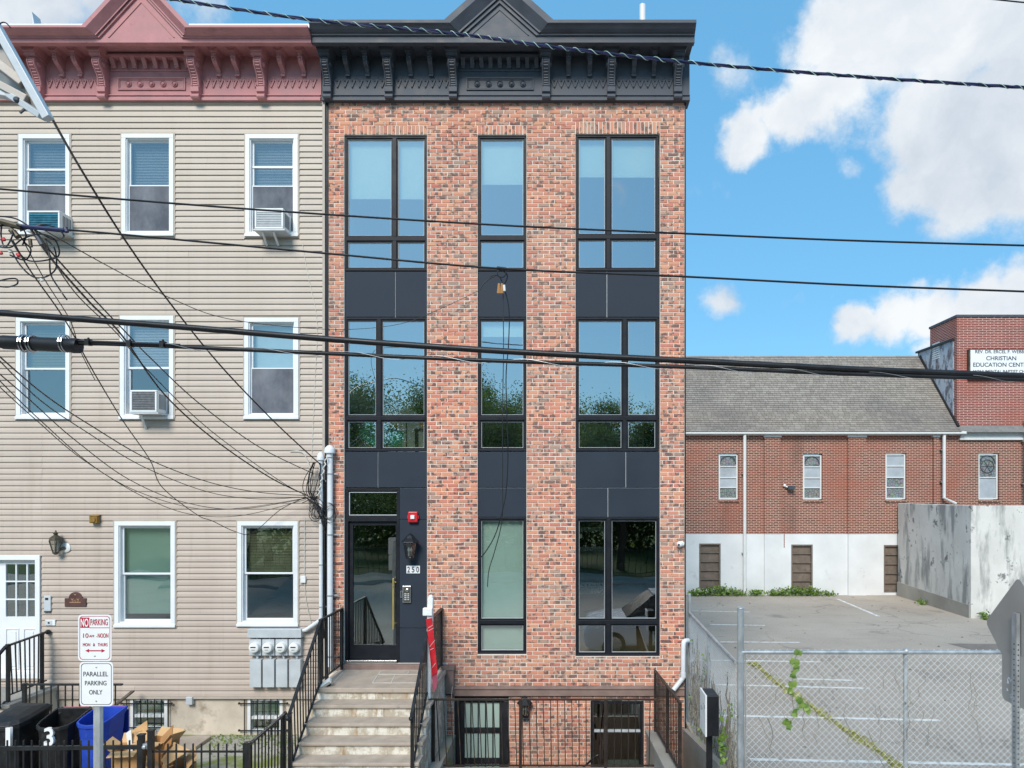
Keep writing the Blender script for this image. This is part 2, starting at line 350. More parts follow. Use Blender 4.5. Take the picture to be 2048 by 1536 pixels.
# ------------------------------------------------------------------ mesh helpers
class MB:
    def __init__(s): s.v = []; s.f = []; s.t = []; s.sm = False
    def add(s, vs, fs, tone=None):
        o = len(s.v); s.v += [Vector(q) for q in vs]; s.f += [tuple(i+o for i in q) for q in fs]
        s.t += [(tone if tone is not None else 0.)]*len(fs); return s
    def box(s, x0, x1, y0, y1, z0, z1, tone=None):
        return s.add([(x0, y0, z0), (x1, y0, z0), (x1, y1, z0), (x0, y1, z0), (x0, y0, z1), (x1, y0, z1), (x1, y1, z1), (x0, y1, z1)],
                     [(0, 3, 2, 1), (4, 5, 6, 7), (0, 1, 5, 4), (1, 2, 6, 5), (2, 3, 7, 6), (3, 0, 4, 7)], tone)
    def prism(s, prof, ax, a, b, tone=None):
        n = len(prof)
        mk = {'x': lambda p, q: (q, p[0], p[1]), 'y': lambda p, q: (p[0], q, p[1]), 'z': lambda p, q: (p[0], p[1], q)}[ax]
        vs = [mk(p, a) for p in prof]+[mk(p, b) for p in prof]
        fs = [tuple(range(n)), tuple(range(2*n-1, n-1, -1))]+[(i, (i+1) % n, (i+1) % n+n, i+n) for i in range(n)]
        return s.add(vs, fs, tone)
    def quad(s, a, b, c, d, tone=None): return s.add([a, b, c, d], [(0, 1, 2, 3)], tone)
    def tube(s, pts, r, n=6, cap=True, tone=None):
        pts = [Vector(p) for p in pts]; rs = r if isinstance(r, (list, tuple)) else [r]*len(pts)
        vs = []; up = None
        for i, p in enumerate(pts):
            d = (pts[min(i+1, len(pts)-1)]-pts[max(i-1, 0)])
            d = d.normalized() if d.length > 1e-9 else Vector((0, 0, 1))
            if up is None: up = Vector((0, 0, 1)) if abs(d.z) < .9 else Vector((0, 1, 0))
            a = d.cross(up)
            if a.length < 1e-6: a = d.cross(Vector((1, 0, 0)))
            a.normalize(); b_ = a.cross(d).normalized(); up = b_
            for k in range(n):
                t = 2*math.pi*k/n; vs.append(p+(a*math.cos(t)+b_*math.sin(t))*rs[i])
        fs = []
        for i in range(len(pts)-1):
            for k in range(n): fs.append((i*n+k, i*n+(k+1) % n, (i+1)*n+(k+1) % n, (i+1)*n+k))
        if cap: fs.append(tuple(range(n-1, -1, -1))); fs.append(tuple((len(pts)-1)*n+k for k in range(n)))
        return s.add(vs, fs, tone)
    def bar(s, a, b, w, h=None, tone=None):            # square bar between two points
        a = Vector(a); b = Vector(b); h = h or w; d = (b-a).normalized()
        up = Vector((0, 0, 1)) if abs(d.z) < .95 else Vector((0, 1, 0))
        sx = d.cross(up).normalized()*w/2; sy = sx.cross(d).normalized()*h/2
        vs = [a-sx-sy, a+sx-sy, a+sx+sy, a-sx+sy, b-sx-sy, b+sx-sy, b+sx+sy, b-sx+sy]
        return s.add(vs, [(0, 3, 2, 1), (4, 5, 6, 7), (0, 1, 5, 4), (1, 2, 6, 5), (2, 3, 7, 6), (3, 0, 4, 7)], tone)
    def lathe(s, c, prof, n=16, ax='z', tone=None):
        c = Vector(c); vs = []
        for (r, h) in prof:
            for k in range(n):
                t = 2*math.pi*k/n; q = (r*math.cos(t), r*math.sin(t), h)
                if ax == 'y': q = (q[0], q[2], q[1])
                if ax == 'x': q = (q[2], q[0], q[1])
                vs.append(c+Vector(q))
        fs = [(i*n+k, i*n+(k+1) % n, (i+1)*n+(k+1) % n, (i+1)*n+k) for i in range(len(prof)-1) for k in range(n)]
        fs += [tuple(range(n)), tuple((len(prof)-1)*n+k for k in range(n-1, -1, -1))]
        return s.add(vs, fs, tone)
    def ball(s, c, r, n=10, m=6, sc=(1, 1, 1)):
        c = Vector(c); vs = [c+Vector((0, 0, -r*sc[2]))]; fs = []
        for i in range(1, m):
            a = -math.pi/2+math.pi*i/m
            for k in range(n):
                t = 2*math.pi*k/n; vs.append(c+Vector((r*sc[0]*math.cos(a)*math.cos(t), r*sc[1]*math.cos(a)*math.sin(t), r*sc[2]*math.sin(a))))
        vs.append(c+Vector((0, 0, r*sc[2]))); L = len(vs)-1
        for k in range(n):
            fs.append((0, 1+(k+1) % n, 1+k)); fs.append((L, 1+(m-2)*n+k, 1+(m-2)*n+(k+1) % n))
            for i in range(m-2): fs.append((1+i*n+k, 1+i*n+(k+1) % n, 1+(i+1)*n+(k+1) % n, 1+(i+1)*n+k))
        return s.add(vs, fs)
    def xf(s, M): s.v = [M @ q for q in s.v]; return s

def root_of(o):
    while o.parent: o = o.parent
    return o
def obj(name, mb, mat, parent=None, bevel=0, smooth=False, norm=True):
    me = bpy.data.meshes.new(name)
    if parent is not None: off = root_of(parent).location.copy()
    else:
        xs = [q.x for q in mb.v]; ys = [q.y for q in mb.v]; zs = [q.z for q in mb.v]
        off = Vector(((min(xs)+max(xs))/2, (min(ys)+max(ys))/2, min(zs)))
    me.from_pydata([tuple(q-off) for q in mb.v], [], mb.f)
    if norm:
        bm = bmesh.new(); bm.from_mesh(me); bmesh.ops.recalc_face_normals(bm, faces=bm.faces); bm.to_mesh(me); bm.free()
    if any(mb.t) and len(mb.t) == len(me.polygons):
        a = me.attributes.new('tone', 'FLOAT', 'FACE'); a.data.foreach_set('value', mb.t)
    me.materials.append(MATS[mat] if isinstance(mat, str) else mat)
    if smooth: me.polygons.foreach_set('use_smooth', [True]*len(me.polygons))
    o = bpy.data.objects.new(name, me); COL.objects.link(o)
    if parent is not None: o.parent = parent
    else: o.location = off
    if bevel:
        m = o.modifiers.new('bevel', 'BEVEL'); m.width = bevel; m.segments = 2; m.limit_method = 'ANGLE'; m.angle_limit = rad(35)
    if smooth:
        try: me.set_sharp_from_angle(angle=rad(40))
        except Exception: pass
    return o
def tag(o, label, cat, group=None, kind=None):
    o['label'] = label; o['category'] = cat
    if group: o['group'] = group
    if kind: o['kind'] = kind
    return o
def thing(name, label, cat, loc=(0, 0, 0), group=None):
    o = bpy.data.objects.new(name, None); COL.objects.link(o); o.location = loc; o.empty_display_size = .2
    return tag(o, label, cat, group)
def struct(name, mb, mat, **kw):
    o = obj(name, mb, mat, **kw); o['kind'] = 'structure'; return o
def text(body, w, h, c, mat, parent, name='lettering', normal='-y', ext=.002, bold=0):
    """flat lettering fitted into w x h, centred on c, on a face whose normal is -y or x"""
    cu = bpy.data.curves.new('t', 'FONT'); cu.body = body; cu.align_x = 'CENTER'; cu.align_y = 'CENTER'; cu.extrude = .01; cu.offset = bold
    to = bpy.data.objects.new('t', cu); me = bpy.data.meshes.new_from_object(to)
    bpy.data.objects.remove(to); bpy.data.curves.remove(cu)
    xs = [v.co.x for v in me.vertices]; ys = [v.co.y for v in me.vertices]
    cx, cy = (min(xs)+max(xs))/2, (min(ys)+max(ys))/2; sx = w/(max(xs)-min(xs)); sy = h/(max(ys)-min(ys))
    off = root_of(parent).location; c = Vector(c)
    for v in me.vertices:
        x, y, z = (v.co.x-cx)*sx, (v.co.y-cy)*sy, v.co.z/.01*ext
        q = Vector((x, -z, y)) if normal == '-y' else Vector((z, x, y))
        v.co = c+q-off
    me.name = name; me.materials.clear(); me.materials.append(MATS[mat])
    o = bpy.data.objects.new(name, me); COL.objects.link(o); o.parent = parent; return o
def smooth_pts(pts, n=8):
    pts = [Vector(p) for p in pts]; out = []
    for i in range(len(pts)-1):
        p0 = pts[max(i-1, 0)]; p1 = pts[i]; p2 = pts[i+1]; p3 = pts[min(i+2, len(pts)-1)]
        for k in range(n):
            t = k/n; out.append(.5*((2*p1)+(p2-p0)*t+(2*p0-5*p1+4*p2-p3)*t*t+(3*p1-p0-3*p2+p3)*t**3))
    return out+[pts[-1]]
def cells(x0, x1, z0, z1, holes):
    xs = sorted({x0, x1, *[q for h in holes for q in h[:2] if x0 < q < x1]}); zs = sorted({z0, z1, *[q for h in holes for q in h[2:] if z0 < q < z1]})
    for i in range(len(xs)-1):
        for j in range(len(zs)-1):
            cx, cz = (xs[i]+xs[i+1])/2, (zs[j]+zs[j+1])/2
            if not any(h[0] < cx < h[1] and h[2] < cz < h[3] for h in holes): yield xs[i], xs[i+1], zs[j], zs[j+1]
def wall_mb(x0, x1, z0, z1, holes, y0, y1):
    """slab with openings, one welded outline per opening (front, back and reveals)"""
    m = MB()
    for a, b_, c, d in cells(x0, x1, z0, z1, holes): m.quad((a, y0, c), (b_, y0, c), (b_, y0, d), (a, y0, d)); m.quad((a, y1, c), (a, y1, d), (b_, y1, d), (b_, y1, c))
    for (a, b_, c, d) in list(holes)+[(x0, x1, z0, z1)]:
        m.quad((a, y0, c), (a, y1, c), (b_, y1, c), (b_, y0, c)); m.quad((a, y0, d), (b_, y0, d), (b_, y1, d), (a, y1, d))
        m.quad((a, y0, c), (a, y0, d), (a, y1, d), (a, y1, c)); m.quad((b_, y0, c), (b_, y1, c), (b_, y1, d), (b_, y0, d))
    return m
def spans(x0, x1, holes):
    segs = [(x0, x1)]
    for a, b_ in holes:
        nx = []
        for s, e in segs:
            if b_ <= s or a >= e: nx.append((s, e)); continue
            if a > s: nx.append((s, a))
            if b_ < e: nx.append((b_, e))
        segs = nx
    return segs

# ================================================================== GROUND
LOTZ = .2
m = MB(); m.box(-900, 900, -900, 900, -4.2, -2.0); struct('ground', m, 'asphalt')
m = MB(); m.box(-60, 60, -9.0, 6.6, -1.8, -.15); struct('street', m, 'asphalt')
m = MB(); m.box(-60, 60, 6.6, 6.75, -1.8, .0); m.box(-60, 60, -9.15, -9.0, -1.8, .0); struct('kerb', m, 'concrete')
m = MB(); m.box(-60, 60, 6.75, 9.3, -1.8, .004); struct('pavement', m, 'concrete')
m = MB(); m.box(-60, 60, -12.0, -9.15, -1.8, .004); struct('far_pavement', m, 'concrete')
m = MB(); m.box(-60, -1.98, 9.3, 13.4, -1.8, .0); struct('front_yard', m, 'yard_concrete')
m = MB(); m.box(-1.98, 2.12, 9.3, 13.4, -1.9, -1.4); struct('areaway_floor', m, 'concrete')
m = MB(); m.box(2.12, 120, 8.6, 140, -1.8, LOTZ); struct('parking_lot', m, 'asphalt')
m = MB(); m.box(-120, 120, -140, -12.0, -1.8, .02); struct('park_lawn', m, 'park_grass')

# ================================================================== BRICK HOUSE
BX0, BX1 = fx(657), fx(1369)
house = thing('brick_row_house', 'narrow new red brick row house with black cornice and tall black framed windows', 'house', ((BX0+BX1)/2, F+3, -1.4))
BAYS = [(688, 854), (955, 1053), (1151, 1320)]
def rect(a, b_, c, d): return (fx(a), fx(b_), fz(d), fz(c))     # px x0 x1, y top, y bottom -> x0 x1 z0 z1
HOLES = [rect(688, 854, 269, 1327), rect(955, 1053, 269, 1309), rect(1151, 1320, 267, 1313)]
LEDGE = (fz(1391), fz(1372))
BASE_H = [(fx(908), fx(1018), -1.4, fz(1391)), (fx(1181), fx(1288), fz(1548), fz(1402))]
ZB, ZT = -1.4, fz(196)
obj('mortar_wall', wall_mb(BX0, BX1, LEDGE[1], ZT, HOLES, F+.009, F+.30), 'mortar', house)
obj('mortar_wall', wall_mb(BX0, BX1, ZB, LEDGE[0], BASE_H, F+.009, F+.30), 'mortar', house)
# bricks -----------------------------------------------------------------------
CP, BP, J = .0690, .2005, .013
bricks = []          # (x0,x1,z0,z1)
zc = ZT; zrows = []
while zc-CP > LEDGE[1]-.001: zrows.append((zc-CP, zc)); zc -= CP
if zc-LEDGE[1] > .02: zrows.append((LEDGE[1], zc))
def snap(z): return min((r_[1] for r_ in zrows), key=lambda q: abs(q-z))
SOLD = [(h[0], h[1], h[3], snap(h[3]+.19)) for (u, v), h in zip(((683, 858), (951, 1057), (1147, 1325)), HOLES)]
zc = LEDGE[0]
while zc-CP > ZB: zrows.append((zc-CP, zc)); zc -= CP
def lay(s, e, z0, z1, off):
    if z1-z0 < .02: return
    xs = [s]; x = s-((s-BX0-off) % BP)+BP
    while x < e-.001:
        if x-xs[-1] > .045 and e-x > .045: xs.append(x)
        x += BP
    xs.append(e)
    for a, b_ in zip(xs, xs[1:]): bricks.append((a+J/2, b_-J/2, z0+J/2, z1-J/2))
for row, (z0, z1) in enumerate(zrows):
    zm = (z0+z1)/2; hs = []; off = (BP/2 if row % 2 else 0)+R.uniform(-.006, .006)
    for h in HOLES+SOLD+BASE_H:
        if h[2] < z1-.004 and h[3] > z0+.004:
            hs.append((h[0], h[1]))
            if h[3] < z1-.004 and not any(q[0] <= h[0] and q[2] <= h[3]+.001 <= q[3] for q in SOLD): lay(h[0], h[1], h[3], z1, off)
            if h[2] > z0+.004 and h not in SOLD: lay(h[0], h[1], z0, h[2], off)
    if zm < LEDGE[0]: hs.append((BX0-1, fx(893)))               # hidden behind the stoop
    if LEDGE[1] < zm < fz(1327): hs.append((BX0-1, fx(895)))
    for (s_, e_) in spans(BX0, BX1, hs): lay(s_, e_, z0, z1, off)
for (a, b_, c, d) in SOLD:
    n = round((b_-a)/.0690); w = (b_-a)/n
    for i in range(n): bricks.append((a+i*w+J/2, a+(i+1)*w-J/2, c+J/2, d-J/2))
def brick_mb(m, q):
    a, b_, c, d = q; y = F+R.uniform(-.003, .003); e = .0035; t = max(.002, min(.998, R.random()))
    jx, jz = R.uniform(-.002, .002), R.uniform(-.0015, .0015)
    a += jx; b_ += jx; c += jz; d += jz
    vs = [(a+e, y, c+e), (b_-e, y, c+e), (b_-e, y, d-e), (a+e, y, d-e), (a, y+e, c), (b_, y+e, c), (b_, y+e, d), (a, y+e, d), (a, y+.05, c), (b_, y+.05, c), (b_, y+.05, d), (a, y+.05, d)]
    fs = [(0, 1, 2, 3), (0, 4, 5, 1), (1, 5, 6, 2), (2, 6, 7, 3), (3, 7, 4, 0), (4, 8, 9, 5), (5, 9, 10, 6), (6, 10, 11, 7), (7, 11, 8, 4)]
    m.add(vs, fs, t)
def show(q): return (q[1]-q[0])*(q[3]-q[2])*1e4 - abs((q[0]+q[1])/2)*.15 - abs((q[2]+q[3])/2-4.3)*.12
order = sorted(range(len(bricks)), key=lambda i: -show(bricks[i]))
single = set(order[:295])
rest = MB()
for i, q in enumerate(bricks):
    if i in single:
        mm = MB(); brick_mb(mm, q); obj('brick', mm, 'facade_brick', house, norm=False)
    else: brick_mb(rest, q)
ro = obj('bricks', rest, 'facade_brick', house, norm=False); ro['kind'] = 'stuff'
# side walls, roof, back --------------------------------------------------------
m = MB(); m.box(BX0, BX0+.25, F+.30, 20, ZB, 12.0); m.box(BX1-.25, BX1, F+.009, F+.02, ZB, ZB+.01); obj('party_wall', m, 'mortar', house)
m = MB(); m.box(BX1-.25, BX1, F+.31, 20, ZB, 12.0); obj('side_wall', m, 'charcoal_panel', house)
m = MB(); m.box(BX0, BX1, 20, 20.25, ZB, 12.0); obj('back_wall', m, 'mortar', house)
m = MB(); m.box(BX0-.02, BX1+.02, F-.02, 20.3, 12.0, 12.1); obj('roof', m, 'charcoal_panel', house)
m = MB(); m.box(BX1, BX1+.022, F-.012, F+.06, ZB, ZT); obj('corner_flashing', m, 'frame_black', house)
m = MB(); m.box(fx(652), BX0-.003, F-.01, F+.06, 0, ZT); obj('corner_flashing', m, 'frame_black', house)
# rooms: floors, partitions and back walls behind the glass
for (z0, z1) in ((8.05, 8.35), (4.78, 4.98), (1.02, 1.25)):
    m = MB(); m.box(BX0+.25, BX1-.25, F+.31, 19.9, z0, z1); obj('floor_slab', m, 'room_floor', house)
m = MB()
for z0, z1 in ((8.36, 11.98), (4.99, 8.04), (1.26, 4.77), (ZB+.02, 1.01)): m.box(BX0+.26, BX1-.26, 16.6, 16.75, z0, z1)
m.box(BX0+.26, -2.2, 14.2, 14.3, 4.99, 8.04)  # closer wall added in the left bay to catch sun and brighten the room
obj('room_wall', m, 'room_wall', house)
m = MB(); m.box(-2.28, -2.2, F+.31, 16.59, 1.26, 4.77); m.box(-.3, -.22, F+.31, 16.59, 1.26, 4.77); obj('partition', m, 'room_wall', house)
m = MB(); m.box(BX0+.26, BX1-.26, F+.32, 16.6, ZB-.2, ZB+.01); obj('floor_slab', m, 'room_floor', house)
# belt course and water table at the stoop
m = MB(); m.prism([(F+.02, LEDGE[0]), (F-.045, LEDGE[0]), (F-.045, LEDGE[1]-.05), (F-.065, LEDGE[1]-.045), (F-.065, LEDGE[1]-.02), (F+.02, LEDGE[1])], 'x', fx(905), BX1-.005)
obj('belt_course', m, 'brownstone', house, bevel=.006)
m = MB(); m.box(fx(878), fx(909), F-.10, F+.02, fz(1385), fz(1338)); m.box(fx(875), fx(911), F-.12, F+.02, fz(1338), fz(1329)); obj('belt_course', m, 'brownstone', house, bevel=.006)

# windows ------------------------------------------------------------------------
def frame_rect(m, x0, x1, z0, z1, w, y0, y1):
    m.box(x0, x1, y0, y1, z1-w, z1); m.box(x0, x1, y0, y1, z0, z0+w); m.box(x0, x0+w, y0, y1, z0+w, z1-w); m.box(x1-w, x1, y0, y1, z0+w, z1-w)
def big_window(px0, px1, py0, py1, mull, trans, gl, shades=()):
    x0, x1, z0, z1 = rect(px0, px1, py0, py1); g = .035
    m = MB(); frame_rect(m, x0+.004, x1-.004, z0, z1, g, F+.035, F+.13)
    w = obj('window', m, 'frame_black', house, bevel=.004)
    zt = fz(trans); xs = [x0+g]+([fx(mull)] if mull else [])+[x1-g]
    m = MB(); m.box(x0+g, x1-g, F+.03, F+.13, zt-.035, zt+.035); obj('transom_bar', m, 'frame_black', w, bevel=.004)
    if mull: m = MB(); m.box(fx(mull)-.035, fx(mull)+.035, F+.032, F+.13, z0+g, zt-.035); m.box(fx(mull)-.035, fx(mull)+.035, F+.032, F+.13, zt+.035, z1-g); obj('mullion', m, 'frame_black', w, bevel=.004)
    k = 0
    for i in range(len(xs)-1):
        a = xs[i]+(.035 if i else 0); b_ = xs[i+1]-(.035 if i < len(xs)-2 else 0)
        for (c, d) in ((z0+g, zt-.035), (zt+.035, z1-g)):
            m = MB(); frame_rect(m, a+.001, b_-.001, c+.001, d-.001, .027, F+.052, F+.115); obj('sash', m, 'frame_black', w, bevel=.003)
            m = MB(); frame_rect(m, a+.028, b_-.028, c+.028, d-.028, .006, F+.062, F+.09); obj('spacer', m, 'grey_box', w)
            m = MB(); ty = R.uniform(-.004, .004); tx = R.uniform(-.003, .003)
            m.quad((a+.03, F+.078, c+.03), (b_-.03, F+.078+tx, c+.03), (b_-.03, F+.078+tx+ty, d-.03), (a+.03, F+.078+ty, d-.03)); obj('pane', m, gl, w)
            k += 1
    for (a, b_, c, d, mt) in shades:
        q = rect(a, b_, c, d); m = MB(); sy = F+.15+.008*(a > px0+60); m.box(q[0]-.10, q[1]+.04, sy, sy+.003, q[2], q[3]+.12); m.box(q[0]-.10, q[1]+.04, sy-.002, sy+.0045, q[2]-.02, q[2]-.001); obj('roller_shade', m, mt, w)
    return w
SF = 'shade_fabric'
big_window(688, 854, 270, 540, 788, 476, 'glass_coated', [(693, 784, 272, 389, SF), (793, 850, 272, 389, SF)])
big_window(955, 1053, 270, 540, None, 475, 'glass_coated', [(958, 1050, 272, 360, SF)])
big_window(1151, 1318, 268, 540, 1217, 472, 'glass_coated', [(1154, 1212, 272, 345, SF), (1222, 1315, 272, 345, SF)])
big_window(688, 854, 634, 902, 757, 836, 'glass_coated')
big_window(955, 1053, 634, 902, None, 836, 'glass_coated', [(958, 1050, 637, 668, SF)])
big_window(1151, 1318, 634, 902, 1250, 836, 'glass_coated')
big_window(955, 1053, 1035, 1309, None, 1245, 'glass_low', [(956, 1052, 1036, 1308, 'shade_fabric')])
big_window(1151, 1320, 1035, 1313, 1217, 1245, 'glass_low')
# spandrel panels (each its own board, 6 mm open joints over a pale backing strip)
def spandrel(px0, px1, py0, py1, joints):
    xs = [fx(px0)]+[fx(j) for j in joints]+[fx(px1)]
    for i in range(len(xs)-1):
        m = MB(); m.box(xs[i]+.006, xs[i+1]-.006, F+.045, F+.07, fz(py1)+.006, fz(py0)-.006); obj('spandrel_panel', m, 'charcoal_panel', house, bevel=.002)
    m = MB(); m.box(fx(px0)+.003, fx(px1)-.003, F+.064, F+.30, fz(py1)+.002, fz(py0)-.002); obj('spandrel_backing', m, 'grey_box', house)
for (a, b_), j1, j2, j3 in zip(BAYS, ([789], [], [1214]), ([754], [], [1252]), ([], [], [1216])):
    spandrel(a, b_, 541, 633, j1); spandrel(a, b_, 903, 975, j2)
    if a > 900: spandrel(a, b_, 975.5, 1034.5, j3)
# side panels by the door
for (y0, y1) in ((976, 1039), (1039, 1257), (1257, 1327)):
    m = MB(); m.box(fx(798), fx(854), F+.045, F+.07, fz(y1)+.005, fz(y0)-.005); obj('door_side_panel', m, 'charcoal_panel', house, bevel=.002)
m = MB(); m.box(fx(798), fx(854), F+.0755, F+.30, fz(1327), fz(976)); obj('spandrel_backing', m, 'grey_box', house)
# entrance door and transom light
x0, x1, z0, z1 = rect(689, 798, 977, 1326)
m = MB(); frame_rect(m, x0+.003, x1-.002, z0, z1, .05, F+.04, F+.2); m.box(x0+.05, x1-.05, F+.04, F+.2, fz(1043), fz(1033))
dr = obj('entrance_frame', m, 'frame_black', house, bevel=.004)
m = MB(); frame_rect(m, fx(696), fx(794), fz(1031), fz(984), .012, F+.06, F+.09); obj('transom_bead', m, 'grey_box', dr)
m = MB(); m.box(fx(696)+.012, fx(794)-.012, F+.08, F+.084, fz(1031)+.012, fz(984)-.012); obj('transom_pane', m, 'glass_low', dr)
a, b_, c, d = rect(696, 793, 1044, 1321); gx0, gx1, gz0, gz1 = rect(703, 789, 1051, 1292)
dm = wall_mb(a, b_, c, d, [(gx0, gx1, gz0, gz1)], F+.09, F+.14); door = obj('door', dm, 'frame_black', house, bevel=.003)
m = MB(); m.box(gx0, gx1, F+.112, F+.118, gz0, gz1); obj('door_pane', m, 'glass_low', door)
m = MB(); m.tube([(fx(785.5), F+.03, fz(1259)), (fx(785.5), F+.03, fz(1157))], .014, 10); m.tube([(fx(785.5), F+.03, fz(1248)), (fx(790), F+.09, fz(1248))], .01, 8); m.tube([(fx(785.5), F+.03, fz(1166)), (fx(790), F+.09, fz(1166))], .01, 8)
obj('handle', m, 'brass', door, smooth=True)
m = MB(); m.box(fx(690), fx(793), F+.0, F+.16, fz(1326), fz(1321)); obj('threshold', m, 'steel', door, bevel=.004)
m = MB(); m.box(fx(673), fx(857), F-.08, F+.3, fz(1339), fz(1327)-.003); obj('door_sill', m, 'brownstone', house, bevel=.01)
# basement door and window
x0, x1 = fx(909), fx(1017); zt = fz(1393)
m = MB(); frame_rect(m, x0, x1, -1.4, zt, .09, F+.02, F+.12); bdr = obj('basement_door', m, 'black_paint', house, bevel=.004)
gp = [rect(928, 998, 1407, 1458), rect(928, 998, 1468, 1519)]
m = wall_mb(x0+.092, x1-.092, -1.39, zt-.092, [g_ for g_ in gp]+[rect(928, 998, 1530, 1585)], F+.06, F+.11); obj('door_leaf', m, 'black_paint', bdr)
for g_ in gp+[rect(928, 998, 1530, 1585)]:
    m = MB(); m.box(g_[0], g_[1], F+.09, F+.095, g_[2], g_[3]); obj('door_pane', m, 'shade_green', bdr)
    for i in range(1, 5):
        xx = g_[0]+(g_[1]-g_[0])*(i-.15)/4.75; m = MB(); m.box(xx-.008, xx+.008, F+.055, F+.075, g_[2], g_[3]); obj('bar', m, 'black_paint', bdr)
a, b_, c, d = BASE_H[1]
m = MB(); frame_rect(m, a+.002, b_-.002, c+.002, d-.002, .06, F+.02, F+.13); bw = obj('window', m, 'frame_black', house, bevel=.004)
zm = fz(1464.5); xm = fx(1214)
m = MB(); m.box(a+.06, b_-.06, F+.04, F+.1, zm-.012, zm+.02); obj('transom_bar', m, 'grey_box', bw)
m = MB(); m.box(xm-.05, xm+.0, F+.03, F+.12, c+.06, zm-.012); m.box(xm-.05, xm, F+.03, F+.12, zm+.02, d-.06); obj('mullion', m, 'frame_black', bw)
for (p, q) in ((c+.06, zm-.012), (zm+.02, d-.06)):
    for (u, v) in ((a+.06, xm-.05), (xm, b_-.06)): m = MB(); m.box(u, v, F+.075, F+.08, p, q); obj('pane', m, 'glass_low', bw)
m = MB(); m.box(xm+.02, b_-.08, F+.14, F+.15, c+.08, c+.2); obj('window_stool', m, 'blind_white', bw)

